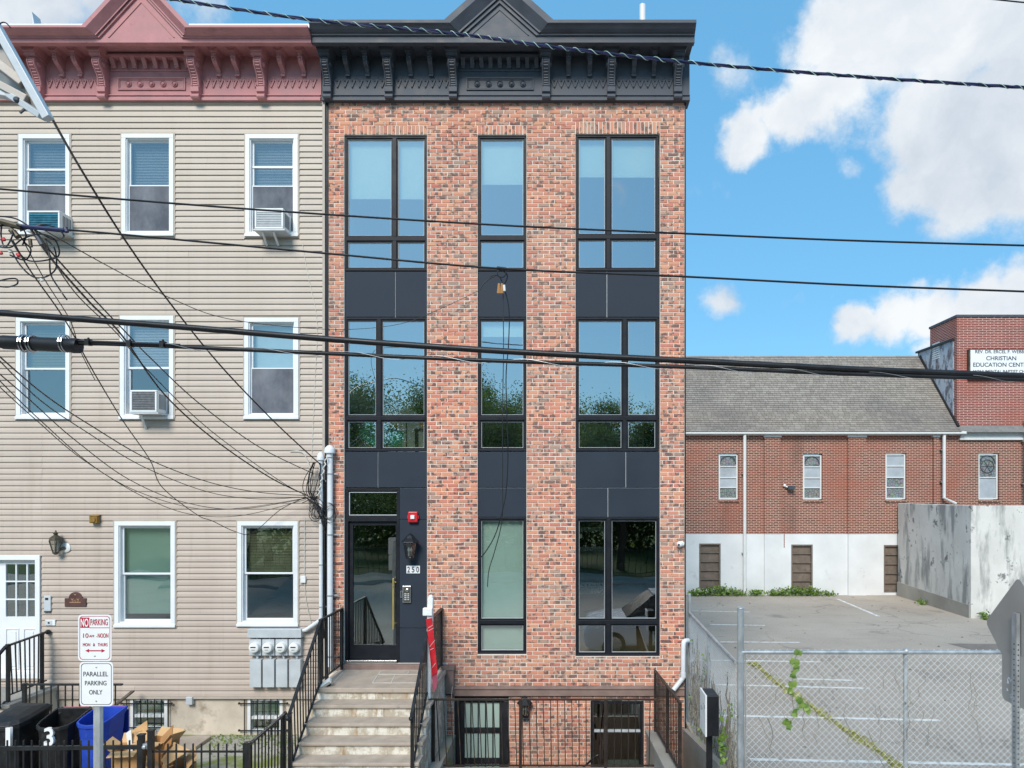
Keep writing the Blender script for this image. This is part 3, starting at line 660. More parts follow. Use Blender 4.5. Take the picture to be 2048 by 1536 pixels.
# ------------------------------------------------------------------ cornices
FR = F-.04                                          # frieze face
def cornice(parent, mat, xl, xr, large, small, panel, peak, ndent, kz):
    """xl,xr world; large/small bracket centres (world x); panel (x0,x1) world; peak (px left, px right, px y apex)"""
    zb = 11.20; zs = 12.0
    m = MB(); m.box(xl, xr, FR, F+.2, zb, zs+.02)
    cor = obj('cornice', m, mat, parent)
    m = MB(); m.prism([(FR, zb), (FR-.05, zb), (FR-.05, zb+.045), (FR-.025, zb+.06), (FR-.025, zb+.085), (FR-.045, zb+.09), (FR-.045, zb+.105), (FR, zb+.115)], 'x', xl, xr); obj('base_moulding', m, mat, cor, bevel=.003)
    # crown: soffit, fascia, cove, cap
    L_ = lambda z: 11.93+(z-11.93)*kz
    d_ = FR-.66; zc0 = L_(12.205)
    Lx, Rx = fx(peak[0], d_), fx(peak[1], d_); cxm = (Lx+Rx)/2; za = fz(peak[2], d_)
    m = MB(); m.prism([(FR, zs), (FR-.38, zs), (FR-.39, 11.93), (FR-.49, 11.93), (FR-.49, L_(12.03)), (FR, L_(12.03))] if L_(12.03) > zs else [(FR, zs+.002), (FR, zs-.002), (FR-.38, zs-.002), (FR-.39, 11.93), (FR-.49, 11.93), (FR-.49, L_(12.03)), (FR-.4, L_(12.03)), (FR-.4, zs+.002)], 'x', xl, xr); obj('fascia', m, mat, cor, bevel=.003)
    up_ = [(FR-.49, 12.031), (FR-.52, 12.04), (FR-.52, 12.065), (FR-.55, 12.075), (FR-.59, 12.10), (FR-.63, 12.14), (FR-.655, 12.15), (FR-.66, 12.155), (FR-.66, 12.205), (FR, 12.215), (FR, 12.031)]
    up_ = [(y, L_(z)) for y, z in up_]; mit = lambda z: min(1.67*(zc0-z), 1.67*(zc0-L_(12.031)))/1.0
    for side in (0, 1):
        m = MB(); n = len(up_)
        xa = [(xl if side == 0 else Rx-max(0, mit(z))) for y, z in up_]; xb_ = [(Lx+max(0, mit(z)) if side == 0 else xr) for y, z in up_]
        m.add([(x, y, z) for x, (y, z) in zip(xa, up_)]+[(x, y, z) for x, (y, z) in zip(xb_, up_)], [tuple(range(n)), tuple(range(2*n-1, n-1, -1))]+[(i, (i+1) % n, (i+1) % n+n, i+n) for i in range(n)]); obj('crown', m, mat, cor)
    # raking crown of the pediment, mitred into the level crown
    slope = (za-zc0)/(cxm-Lx)
    lev = [(12.205, FR-.66), (12.15, FR-.66), (12.11, FR-.60), (12.075, FR-.55), (12.06, FR-.55), (12.06, FR-.52), (12.031, FR-.52)]
    lines = []
    for z, y in lev:
        z = L_(z); x = Lx+1.67*(zc0-z); lines.append((x, z, z+slope*(cxm-x), y))
    for nm, ks in (('rake_cap', (0, 1)), ('rake_moulding', (1, 2, 3, 4)), ('rake_fillet', (4, 5, 6))):
        m = MB()
        for k0, k1 in zip(ks, ks[1:]):
            x0, z0, a0, y0 = lines[k0]; x1, z1, a1, y1 = lines[k1]
            for sg in (1, -1):
                X = lambda x: x if sg > 0 else 2*cxm-x
                fr = [(X(x0), y0, z0), (cxm, y0, a0), (cxm, y1, a1), (X(x1), y1, z1)]
                m.add(fr+[(p[0], FR+.1, p[2]) for p in fr], [(0, 1, 2, 3), (7, 6, 5, 4), (0, 4, 5, 1), (2, 6, 7, 3)])
        obj(nm, m, mat, cor)
    x1, z1, a1, y1 = lines[-1]
    m = MB(); m.prism([(x1, z1), (2*cxm-x1, z1), (cxm, a1)], 'y', FR-.488, FR+.1); obj('tympanum', m, mat, cor)
    m = MB(); w_ = cxm-x1; i0, i1 = .80, .77
    for sg in (1, -1): m.prism([(cxm-sg*w_*i0, z1+.02), (cxm, z1+.02+(a1-z1)*i0), (cxm, z1+.02+(a1-z1)*i1), (cxm-sg*w_*i1, z1+.02)], 'y', FR-.50, FR-.489)
    obj('tympanum_bead', m, mat, cor)
    # brackets
    pl = [(0, 0), (.12, 0), (.135, .025), (.135, .05), (.115, .075), (.085, .085), (.13, .11), (.135, .19), (.105, .2), (.10, .22), (.105, .30), (.135, .38), (.19, .45), (.24, .50), (.265, .55), (.26, .60), (.235, .635), (.285, .645), (.285, .70), (.335, .79), (0, .79)]
    for x in large:
        bx = x; m = MB(); m.prism([(FR-p, zb+.003+h) for p, h in pl], 'x', bx-.072, bx+.072)
        br = obj('bracket', m, mat, cor, bevel=.004)
        mm = MB(); mm.box(bx-.095, bx+.095, FR-.30, FR-.002, zb+.65, zb+.70)           # cap block
        mm.prism([(bx-.095, zb+.70), (bx+.095, zb+.70), (bx+.135, zs-.001), (bx-.135, zs-.001)], 'y', FR-.33, FR-.002)
        obj('bracket_cap', mm, mat, br, bevel=.003)
        mm = MB()
        for k_ in range(11):                                                           # ribs down the front
            t = .235+k_*.038
            pr = 0
            for (p0, h0), (p1, h1) in zip(pl, pl[1:]):
                if h0 <= t <= h1 and h1 > h0: pr = p0+(p1-p0)*(t-h0)/(h1-h0)
            mm.box(bx-.038, bx+.038, FR-pr-.012, FR-pr+.03, zb+t-.010, zb+t+.010)
        obj('bracket_ribs', mm, mat, br)
        mm = MB()
        for s in (-1, 1):
            mm.tube([(bx+s*.055, FR-pp-.004, zb+hh) for pp, hh in pl[9:17]], .014, 6)
            mm.lathe((bx+s*.072, FR-.17, zb+.55), [(.05, -.012), (.05, .012), (.02, .028)] if s > 0 else [(.02, -.028), (.05, -.012), (.05, .012)], 12, 'x')
        obj('bracket_scroll', mm, mat, br, smooth=True)
    ps = [(0, .43), (.05, .43), (.05, .455), (.02, .46), (.035, .50), (.08, .54), (.15, .57), (.21, .62), (.225, .67), (.21, .70), (.235, .71), (.235, .735), (.28, .795), (0, .795)]
    for x in small:
        m = MB(); m.prism([(FR-p, zb+h) for p, h in ps], 'x', x-.038, x+.038)
        mo = obj('modillion', m, mat, cor, bevel=.003)
        mm = MB(); mm.prism([(x-.045, zb+.735), (x+.045, zb+.735), (x+.085, zs-.001), (x-.085, zs-.001)], 'y', FR-.27, FR-.002)
        for k_ in range(3): mm.box(x-.02, x+.02, FR-.235, FR-.17, zb+.605+k_*.033, zb+.62+k_*.033)
        obj('modillion_cap', mm, mat, mo)
    # centre panel: dentils, framed strip with rosettes
    pa, pb = panel; w = pb-pa
    m = MB(); m.box(pa+.10, pb-.10, FR-.02, FR-.001, zb+.53, zb+.56); m.box(pa+.10, pb-.10, FR-.16, FR-.001, zb+.715, zb+.75); obj('dentil_rail', m, mat, cor)
    for i in range(ndent):
        x = pa+.17+(w-.34)*i/(ndent-1)
        m = MB(); m.prism([(FR-.001, zb+.565), (FR-.055, zb+.565), (FR-.06, zb+.61), (FR-.10, zb+.67), (FR-.13, zb+.714), (FR-.001, zb+.714)], 'x', x-.036, x+.036); obj('dentil', m, mat, cor, bevel=.003)
    m = MB(); frame_rect(m, pa+.22, pb-.22, zb+.20, zb+.42, .022, FR-.022, FR-.001); frame_rect(m, pa+.25, pb-.25, zb+.228, zb+.392, .012, FR-.012, FR-.001); obj('panel_frame', m, mat, cor, bevel=.003)
    for i in range(5):
        x = pa+w/2+(i-2)*(w-.62)/5; m = MB()
        m.lathe((x, FR, zb+.31), [(.052, -.001), (.052, -.018), (.044, -.024), (.036, -.012), (.028, -.012), (.026, -.03), (.014, -.036)], 14, 'y'); obj('rosette', m, mat, cor, smooth=True)
    # zigzag strips between the large brackets
    L = sorted(large)+[xr]
    for i in range(len(L)-1):
        a, b_ = L[i]+.08, L[i+1]-.08
        if b_-a < .3 or (a < (pa+pb)/2 < b_): continue
        n = max(4, round((b_-a)/.128)); dx = (b_-a)/n; m = MB(); r_ = MB()
        for j in range(n):
            xx = a+j*dx
            m.bar((xx, FR-.006, zb+.40), (xx+dx/2, FR-.006, zb+.245), .026, .017); m.bar((xx+dx/2, FR-.006, zb+.245), (xx+dx, FR-.006, zb+.40), .026, .017)
            r_.ball((xx+dx/2, FR-.004, zb+.365), .014, 8, 5)
        m.box(a-.006, b_+.006, FR-.004, FR-.0005, zb+.40, zb+.41)
        z_ = obj('zigzag_trim', m, mat, cor); obj('boss', r_, mat, z_, smooth=True)
    return cor
def bx_(px): return fx(px, F-.2)
cornice(house, 'cornice_black', fx(640, F-.1)+.02, fx(1393, F-.70), [bx_(v) for v in (652, 776, 905, 1092, 1223, 1357)],
        [bx_(v) for v in (691, 731, 818, 860, 1137, 1180, 1269, 1309)], (bx_(905), bx_(1092)), (888, 1107, -58), 9, 1.0)
m = MB(); m.lathe((fx(1285, 13.2), 13.2, 12.09), [(.06, 0), (.06, 1.40), (.05, 1.40), (.05, 1.35)], 14); obj('vent_pipe', m, 'pipe_white', house, smooth=True)

# ================================================================== SIDING HOUSE
SX0, SX1 = -11.0, fx(651)
shouse = thing('siding_row_house', 'three storey row house with tan vinyl siding and dusty pink cornice', 'house', ((SX0+SX1)/2, F+3, 0))
SW = {'a3': (40, 143, 270, 471), 'b3': (245, 350, 269, 474), 'c3': (492, 598, 270, 475),
      'a2': (35, 143, 635, 839), 'b2': (242, 350, 632, 839), 'c2': (490, 599, 636, 839),
      'a1': (231, 353, 1042, 1254), 'b1': (476, 598, 1042, 1252)}
SDOOR = (-30, 83, 1110, 1356)
sh = [rect(*v) for v in SW.values()]+[rect(*SDOOR)]
obj('wall', wall_mb(SX0, SX1, fz(1392), 12.0, sh, F+.001, F+.2), 'beige_trim', shouse)
SP = .1036; z = fz(1392); i = 0
while z < fz(199)-.01:
    z1 = min(z+SP, fz(197))
    hs = [(h[0]-.02, h[1]+.02) for h in sh if h[2]-.012 < (z+z1)/2 < h[3]+.012]
    sg = spans(SX0, SX1-.045, hs); zp = VY-(z-CZ)*FPX/F
    cut = fx(86) if 850 < zp < 1110 else (R.uniform(fx(20), fx(620)) if R.random() < .3 else None)
    if cut: sg = [q for (s, e) in sg for q in ([(s, cut-.001), (cut+.001, e)] if s+.2 < cut < e-.2 else [(s, e)])]
    for (s, e) in sg:
        jy = R.uniform(-.0015, .0015)
        m = MB(); m.prism([(F, z+.006), (F-.012, z+.004), (F-.027+jy, z), (F-.0285+jy, z+.004), (F-.024+jy, z+.05), (F-.008, z1-.004), (F-.005, z1+.004), (F, z1+.004)], 'x', s, e, R.uniform(.05, 1))
        obj('siding_board', m, 'siding', shouse, norm=True)
    z = z1
m = MB(); m.box(SX1-.045, SX1, F-.035, F+.04, fz(1392), fz(197)); obj('corner_post', m, 'beige_trim', shouse, bevel=.003)
m = MB(); m.box(SX0, SX1, F-.03, F-.001, fz(197)+.001, fz(195)+.02); m.box(SX0, SX1-.05, F-.028, F-.0005, fz(1392)-.045, fz(1392)-.001); obj('starter_strip', m, 'beige_trim', shouse)
BWH = [rect(259, 333, 1396, 1462), rect(494, 564, 1396, 1468)]
obj('foundation', wall_mb(SX0, SX1, -.5, fz(1392)-.002, BWH, F+.03, F+.25), 'stucco', shouse)
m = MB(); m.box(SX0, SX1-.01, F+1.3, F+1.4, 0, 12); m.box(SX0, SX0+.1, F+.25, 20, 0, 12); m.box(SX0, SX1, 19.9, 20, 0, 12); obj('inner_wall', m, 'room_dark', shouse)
m = MB(); m.box(SX0, SX1, F, 20.1, 12.001, 12.09); obj('roof', m, 'charcoal_panel', shouse)
for a, b_ in ((SX0, fx(166, 11.75)), (fx(376, 11.75), SX1-.06)): m = MB(); m.box(a, b_, F-.62, F+1, 12.125, 12.19); obj('roof_edge', m, 'trim_white', shouse)
m = MB(); m.prism([(fx(50, 12.1), 12.1), (fx(61, 12.1), 12.1), (fx(46, 12.1), 12.75)], 'y', 12.3, 12.5); obj('roof_spike', m, 'grey_box', shouse)
cornice(shouse, 'cornice_pink', SX0, fx(640, F-.1)+.0, [bx_(v) for v in (70, 199, 387, 519)],
        [bx_(v) for v in (-20, 18, 113, 150, 430, 468, 560, 602)], (bx_(199), bx_(387)), (163, 378, -66), 8, .66)
def sash_window(key, up, lo, screen=False, gl='glass_plain'):
    """casing, two sashes, panes and what hangs behind them; up/lo = (material, share covered from the top)"""
    x0, x1, z0, z1 = rect(*SW[key]); j = .022
    m = MB(); frame_rect(m, x0-.018, x1+.018, z0-.018, z1+.018, j, F-.032, F+.02); obj('j_channel', m, 'beige_trim', shouse)
    m = MB(); cw = .075
    frame_rect(m, x0+.005, x1-.005, z0+.005, z1-.005, cw, F-.045, F+.02); w = obj('window', m, 'trim_white', shouse, bevel=.005)
    m = MB(); frame_rect(m, x0+cw-.01, x1-cw+.01, z0+cw-.01, z1-cw+.01, .03, F-.02, F+.12); obj('jamb', m, 'trim_white', w)
    m = MB(); m.box(x0-.005, x1+.005, F-.065, F-.046, z0+.002, z0+.05); obj('sill', m, 'trim_white', w, bevel=.004)
    a, b_, c, d = x0+cw+.02, x1-cw-.02, z0+cw+.02, z1-cw-.02; zm = (c+d)/2
    for (p, q, yy) in ((zm-.015, d, F+.035), (c, zm+.015, F+.065)):
        s = obj('sash', (lambda mm: (frame_rect(mm, a, b_, p, q, .034, yy, yy+.028), mm)[1])(MB()), 'trim_white', w, bevel=.003)
        m = MB(); t = R.uniform(-.005, .005); m.quad((a+.034, yy+.012, p+.034), (b_-.034, yy+.012+t, p+.034), (b_-.034, yy+.012, q-.034), (a+.034, yy+.012+t, q-.034)); obj('pane', m, gl, w)
    for (spec, p, q) in ((up, zm, d), (lo, c, zm)):
        if spec is None: continue
        mt, share, slat = spec; bot = q-(q-p)*share
        m = MB()
        if slat:
            n = int((q-bot)/.028)
            for k_ in range(n):
                zz = q-.028*(k_+.5); m.prism([(F+.135, zz-.011), (F+.137, zz-.013), (F+.162, zz+.009), (F+.160, zz+.011)], 'x', a+.02, b_-.02)
        else: m.box(a+.01, b_-.01, F+.14, F+.144, bot, q)
        o = obj('blind', m, mt, w)
    if screen:
        m = MB(); m.box(a+.02, b_-.02, F+.024, F+.027, c+.02, zm+.01); obj('insect_screen', m, 'insect_screen', w)
        m = MB(); frame_rect(m, a, b_, c, zm+.02, .02, F+.018, F+.032); obj('screen_frame', m, 'trim_white', w)
    return w, (a, b_, c, d, zm)
bw_ = ('blind_white', 1, True)
w, q = sash_window('a3', ('blind_white', .9, True), None, True)
m = MB(); m.box(q[0], q[1], F+.02, F+.035, fz(340), fz(336)); obj('check_rail', m, 'trim_white', w)
sash_window('b3', bw_, ('blind_white', 1, True), True)
w, q = sash_window('c3', ('blind_white', .9, True), None, True)
m = MB(); m.box(q[0], q[1], F+.02, F+.035, fz(335), fz(331)); obj('check_rail', m, 'trim_white', w)
sash_window('a2', ('blind_olive', 1, True), None, False, 'glass_low')
sash_window('b2', ('blind_white', 1, True), None, False)
sash_window('c2', ('shade_cyan', 1, False), ('blind_white', .8, False), True)
sash_window('a1', ('shade_green', 1, False), ('shade_green', .86, False), False, 'glass_low')
sash_window('b1', ('blind_olive', 1, True), None, False, 'glass_low')
# basement windows with bars
for i, h in enumerate(BWH):
    a, b_, c, d = h
    m = MB(); frame_rect(m, a, b_, c, d, .055, F+.02, F+.12); w = obj('window', m, 'gum_white', shouse, bevel=.004)
    zm = c+(d-c)*.42; m = MB(); m.box(a+.05, b_-.05, F+.05, F+.1, zm-.02, zm+.03); obj('meeting_rail', m, 'gum_white', w)
    m = MB(); m.box(a+.05, b_-.05, F+.09, F+.095, c+.05, d-.05); obj('pane', m, 'glass_low', w)
    m = MB(); m.box(a+.05, b_-.05, F+.13, F+.134, zm+.1, d-.05); obj('blind', m, 'blind_white', w)
    n = 7
    for k_ in range(n):
        xx = a-.04+(b_-a+.08)*k_/(n-1); m = MB(); m.box(xx-.007, xx+.007, F-.02, F-.006, c-.02, d+.0); obj('window_bar', m, 'iron', w)
    for zz in (d-.09, c+.07): m = MB(); m.box(a-.13, b_+.10, F-.032, F-.021, zz-.009, zz+.009); m.ball((b_+.10, F-.02, zz), .022, 8, 5); m.ball((a-.13, F-.02, zz), .022, 8, 5); obj('cross_bar', m, 'iron', w)
# front door
x0, x1, z0, z1 = rect(*SDOOR)
m = MB(); frame_rect(m, x0, x1, z0, z1, .085, F-.045, F+.1); sd_ = obj('door_frame', m, 'trim_white', shouse, bevel=.005)
px = [5, 27, 49, 69]; py = [1128, 1164, 1200, 1236]
lights = [rect(px[a]+1, px[a+1]-1.5, py[b_]+1, py[b_+1]-1.5) for a in range(-0, 3) for b_ in range(3)]
m = wall_mb(x0+.087, x1-.087, z0+.087, z1-.087, lights, F+.06, F+.10); dl = obj('door', m, 'trim_white', shouse)
for l_ in lights: m = MB(); m.box(l_[0], l_[1], F+.08, F+.084, l_[2], l_[3]); obj('door_pane', m, 'glass_low', dl)
for (a, b_) in ((6, 33), (42, 68)):
    r_ = rect(a, b_, 1258, 1340); m = MB(); frame_rect(m, r_[0], r_[1], r_[2], r_[3], .02, F+.045, F+.062); m.box(r_[0]+.05, r_[1]-.05, F+.048, F+.062, r_[2]+.05, r_[3]-.05); obj('door_panel', m, 'trim_white', dl, bevel=.004)
m = MB(); m.box(x0, x1, F-.06, F+.1, z0-.04, z0-.002); obj('threshold', m, 'step_stone', shouse)

# window air conditioners ---------------------------------------------------------
def air_con(px0, px1, py0, py1, label, grille, braces, deep=.34):
    d = F-deep*.5; x0, x1, z0, z1 = fx(px0, F-deep), fx(px1, F-deep), fz(py1, F-deep), fz(py0, F-deep)
    t = thing('air_conditioner', label, 'air conditioner', ((x0+x1)/2, F-deep/2, z0), 'window air conditioners')
    m = MB(); frame_rect(m, x0, x1, z0, z1, .03, F-deep, F-deep+.03); m.box(x0, x1, F-deep+.03, F+.03, z0, z1); obj('casing', m, 'plastic_white', t, bevel=.008)
    m = MB(); m.box(x0+.03, x1-.03, F-deep+.018, F-.25, z0+.03, z1-.03); obj('coil', m, grille, t)
    n = int((z1-z0-.06)/.03)
    for k_ in range(n): m = MB(); zz = z0+.045+k_*.03; m.box(x0+.03, x1-.03, F-deep+.006, F-deep+.017, zz-.004, zz+.004); obj('louvre', m, grille, t)
    m = MB()
    for k_ in range(6): yy = F-deep+.08+k_*.035; m.box(x1+.0005, x1+.004, yy, yy+.014, z0+.06, z1-.06)
    obj('side_vent', m, 'sign_grey_ink', t)
    m = MB(); m.box(x0-.02, x1+.03, F-deep-.0, F+.0, z0-.03, z0-.004); obj('tray', m, 'grey_box', t)
    for (bx, by) in braces:
        m = MB(); m.bar((fx(bx, F-deep*.6), F-deep*.8, z0-.03), (fx(by[0]), F-.03, fz(by[1])), .035, .02); obj('support_arm', m, 'gum_white', t)
    # accordion side panel
    return t
plain('coil_teal', (.03, .17, .24), .45, .2, var=.3, scale=20)
plain('coil_grey', (.20, .20, .21), .5, .2, var=.25, scale=20)
plain('coil_white', (.55, .56, .57), .5, .1, var=.1, scale=20)
air_con(54, 119, 421, 459, 'window air conditioner with teal back grille, top left window of the siding house', 'coil_teal', [])
air_con(509, 566, 416, 457, 'white window air conditioner on two long arms in the top floor window', 'coil_white', [(528, (535, 492)), (550, (558, 492))])
air_con(260, 313, 780, 824, 'window air conditioner with grey grille held by a single arm, middle floor', 'coil_grey', [(286, (294, 858))])

# ================================================================== things on the fronts
def wall_lantern(px, py0, py1, label, body, d=F, small=False):
    x = fx(px); z0, z1 = fz(py1), fz(py0); h = z1-z0; y = F-.10
    t = thing('wall_lantern', label, 'wall lamp', (x, y, z0))
    m = MB(); m.lathe((x, y, z0), [(.10*h/.42*1.05, .26*h/.42), (.155*h/.42, .27*h/.42), (.15*h/.42, .285*h/.42), (.09*h/.42, .34*h/.42), (.055*h/.42, .385*h/.42), (.03*h/.42, .405*h/.42), (.01*h/.42, .42*h/.42)], 6); obj('lamp_hood', m, body, t)
    m = MB(); m.lathe((x, y, z0), [(.066*h/.42, .012), (.108*h/.42, .258*h/.42)], 6); obj('lamp_glass', m, 'lamp_glass', t)
    m = MB()
    for k_ in range(6):
        a = 2*math.pi*k_/6; m.tube([(x+.068*h/.42*math.cos(a), y+.068*h/.42*math.sin(a), z0+.01), (x+.11*h/.42*math.cos(a), y+.11*h/.42*math.sin(a), z0+.262*h/.42)], .007, 4)
    m.lathe((x, y, z0), [(.03, -.012), (.075*h/.42, 0), (.075*h/.42, .016)], 6); obj('lamp_frame', m, body, t)
    m = MB()
    for k_ in (-1, 1): m.lathe((x+k_*.024, y, z0+.05), [(.011, 0), (.011, .07), (.02, .08), (.022, .11), (.008, .15)], 8)
    obj('bulb', m, 'lens_clear', t, smooth=True)
    m = MB(); m.box(x-.04, x+.04, F+.0, F+.05, z0+h*.45, z0+h*.85); m.tube([(x, F+.02, z0+h*.75), (x, y, z0+h*.72)], .014, 6); obj('wall_bracket', m, body, t)
    return t
wall_lantern(823, 1066, 1116, 'dark six sided lantern beside the glass entrance door', 'frame_black')
wall_lantern(1050, 1388, 1431, 'small black lantern over the basement door behind the railing', 'frame_black')
x, z = fx(826), fz(1034)
t = thing('fire_alarm', 'red fire alarm strobe above the entrance lantern', 'fire alarm', (x, F, z-.1))
m = MB(); m.box(x-.085, x+.085, F-.03, F+.045, z-.095, z+.095); obj('housing', m, 'alarm_red', t, bevel=.015)
m = MB(); m.box(x-.10, x+.10, F+.0, F+.045, z-.03, z+.03); obj('back_box', m, 'alarm_red', t)
m = MB(); m.box(x-.035, x+.035, F-.055, F-.03, z-.035, z+.035); obj('strobe_lens', m, 'plastic_white', t, bevel=.006)
x, z = fx(825.5), fz(1139.5)
t = thing('number_plate', 'white house number plate reading 250 beside the door', 'number plate', (x, F, z-.07))
for i, ch in enumerate('250'):
    xx = x+(i-1)*.08; m = MB(); m.box(xx-.0395, xx+.0395, F+.03, F+.0445, z-.067, z+.067); obj('digit_tile', m, 'sign_white', t); text(ch, .048, .105, (xx, F+.0295, z), 'sign_ink', t, 'digit', ext=.0015, bold=.02)
x, z = fx(813), fz(1189)
t = thing('door_intercom', 'silver door intercom with keypad right of the brass handle', 'intercom', (x, F, z-.15))
m = MB(); m.box(x-.075, x+.075, F+.01, F+.0445, z-.15, z+.15); obj('faceplate', m, 'steel', t, bevel=.005)
m = MB(); m.box(x-.055, x+.06, F+.006, F+.0098, z-.125, z+.125); obj('panel', m, 'bronze', t)
for k_ in range(4): m = MB(); zz = z-.1+k_*.034; m.box(x-.038, x-.0, F+.0, F+.0058, zz, zz+.018); m.box(x+.015, x+.045, F+.002, F+.0058, zz, zz+.018); obj('button', m, 'grey_box', t)
m = MB(); m.lathe((x+.01, F+.003, z+.075), [(.03, .004), (.03, -.006), (.02, -.01)], 14, 'y'); obj('lens', m, 'steel', t)
m = MB(); frame_rect(m, x-.115, x-.076, z-.06, z+.06, .012, F+.02, F+.0445); obj('latch', m, 'steel', t)
# security camera
x, z = fx(1358), fz(1088)
t = thing('security_camera', 'white dome security camera at the right edge of the brick front', 'camera', (x, F-.05, z-.05))
m = MB(); m.ball((x, F-.07, z), .055, 14, 8); obj('dome', m, 'plastic_white', t, smooth=True)
m = MB(); m.lathe((x+.04, F-.02, z+.005), [(.05, .018), (.05, -.03), (.03, -.05)], 12, 'y'); obj('mount', m, 'plastic_white', t)
m = MB(); m.ball((x-.02, F-.115, z-.005), .02, 8, 5); obj('lens', m, 'sign_ink', t)
# white overflow pipe
t = thing('drain_pipe', 'white bent drain pipe low on the right corner of the brick front', 'pipe', (fx(1366), F-.08, fz(1380)))
m = MB(); m.tube(smooth_pts([(fx(1376), F+.0, fz(1281)), (fx(1368), F-.07, fz(1281)), (fx(1365), F-.09, fz(1290)), (fx(1364.5), F-.09, fz(1345)), (fx(1363), F-.09, fz(1354)), (fx(1345), F-.12, fz(1376))], 5), .042, 12); obj('pipe', m, 'pipe_white', t, smooth=True)
m = MB(); m.lathe((fx(1364.5), F-.09, fz(1352)), [(.048, 0), (.048, .09)], 12); obj('collar', m, 'pipe_white', t)

# siding house fixtures
x, z = fx(123), fz(1085)
t = thing('coach_lamp', 'weathered bronze coach lamp on a white round base beside the white door', 'wall lamp', (x, F-.1, z-.2))
m = MB(); m.lathe((x, F-.14, z-.155), [(.03, -.02), (.05, 0), (.105, .2), (.09, .25), (.05, .27)], 6); obj('lamp_glass', m, 'lamp_glass', t)
m = MB(); m.lathe((x, F-.14, z-.155), [(.108, .2), (.10, .25), (.05, .285), (.03, .30), (.045, .33), (.02, .345), (.008, .38)], 6); m.lathe((x, F-.14, z-.155), [(.02, -.05), (.055, -.02), (.055, .005)], 6)
for k_ in range(6): a = 2*math.pi*k_/6; m.tube([(x+.05*math.cos(a), F-.14+.05*math.sin(a), z-.155), (x+.106*math.cos(a), F-.14+.106*math.sin(a), z+.045)], .008, 4)
obj('lamp_frame', m, 'bronze', t)
m = MB(); m.lathe((x+.1, F-.02, z-.09), [(.085, .02), (.085, -.02), (.06, -.035)], 20, 'y'); obj('wall_plate', m, 'plastic_white', t, smooth=True)
m = MB(); m.tube([(x+.1, F-.05, z-.09), (x+.04, F-.12, z-.12)], .028, 8); obj('arm', m, 'bronze', t)
x, z = fx(195), fz(1038)
t = thing('brass_flood_light', 'small old brass light box high on the siding left of the ground floor window', 'light', (x, F-.05, z-.07))
m = MB(); m.box(x-.07, x+.07, F-.12, F-.02, z-.07, z+.05); obj('housing', m, 'brass_old', t, bevel=.012); m = MB(); m.prism([(F-.13, z+.05), (F-.02, z+.05), (F-.02, z+.085)], 'x', x-.075, x+.075); m.lathe((x, F-.12, z-.01), [(.045, 0), (.045, -.015)], 12, 'y'); obj('cap', m, 'brass_old', t)
x, z = fx(98.5), fz(1206)
t = thing('entry_keypad', 'slim grey entry keypad beside the white door', 'keypad', (x, F-.03, z-.13))
m = MB(); m.box(x-.06, x+.06, F-.05, F-.02, z-.135, z+.135); obj('body', m, 'grey_box', t, bevel=.006); m = MB(); m.box(x-.035, x+.02, F-.054, F-.0505, z+.06, z+.1); obj('screen', m, 'sign_ink', t)
m = MB(); m.box(x-.055, x+.055, F-.052, F-.022, z-.16, z-.137); obj('foot', m, 'sign_grey_ink', t)
x, z = fx(104), fz(1244.5)
t = thing('door_bell', 'small white door bell plate under the grey keypad', 'door bell', (x, F-.03, z-.05)); m = MB(); m.box(x-.09, x+.085, F-.045, F-.02, z-.05, z+.05); obj('plate', m, 'plastic_white', t, bevel=.004); m = MB(); m.box(x-.085, x+.035, F-.05, F-.0455, z-.04, z+.04); obj('bell_face', m, 'grey_box', t); m = MB(); m.lathe((x-.02, F-.05, z), [(.016, 0), (.016, -.008)], 10, 'y'); obj('button', m, 'sign_ink', t)
x, z = fx(154), fz(1198)
t = thing('house_plaque', 'brown arched address plaque with faded gilt numerals on the siding', 'plaque', (x, F-.03, z-.13))
arc = [(x-.19, z-.13), (x+.19, z-.13), (x+.19, z+.02), (x+.13, z+.02)]+[(x+.12*math.cos(a), z+.02+.11*math.sin(a)) for a in [math.pi*k_/10 for k_ in range(11)]]+[(x-.13, z+.02), (x-.19, z+.02)]
plain('plaque_brown', (.10, .045, .038), .6, var=.3); plain('gilt', (.42, .24, .14), .5, .3)
m = MB(); m.prism(arc, 'y', F-.045, F-.02); obj('plate', m, 'plaque_brown', t, bevel=.006)
m = MB()
for (p, q) in ((-.05, .0), (.05, .0), (0, .085)): m = MB(); m.prism([(x+p-.03, z+q+.02), (x+p, z+q-.02), (x+p+.03, z+q+.02), (x+p, z+q+.005)], 'y', F-.05, F-.0455); obj('ornament', m, 'gilt', t)
m = MB(); m.box(x-.1, x+.1, F-.049, F-.0455, z-.06, z-.045); obj('ornament', m, 'gilt', t); text('252', .13, .05, (x, F-.0455, z-.03), 'gilt', t, 'numerals')
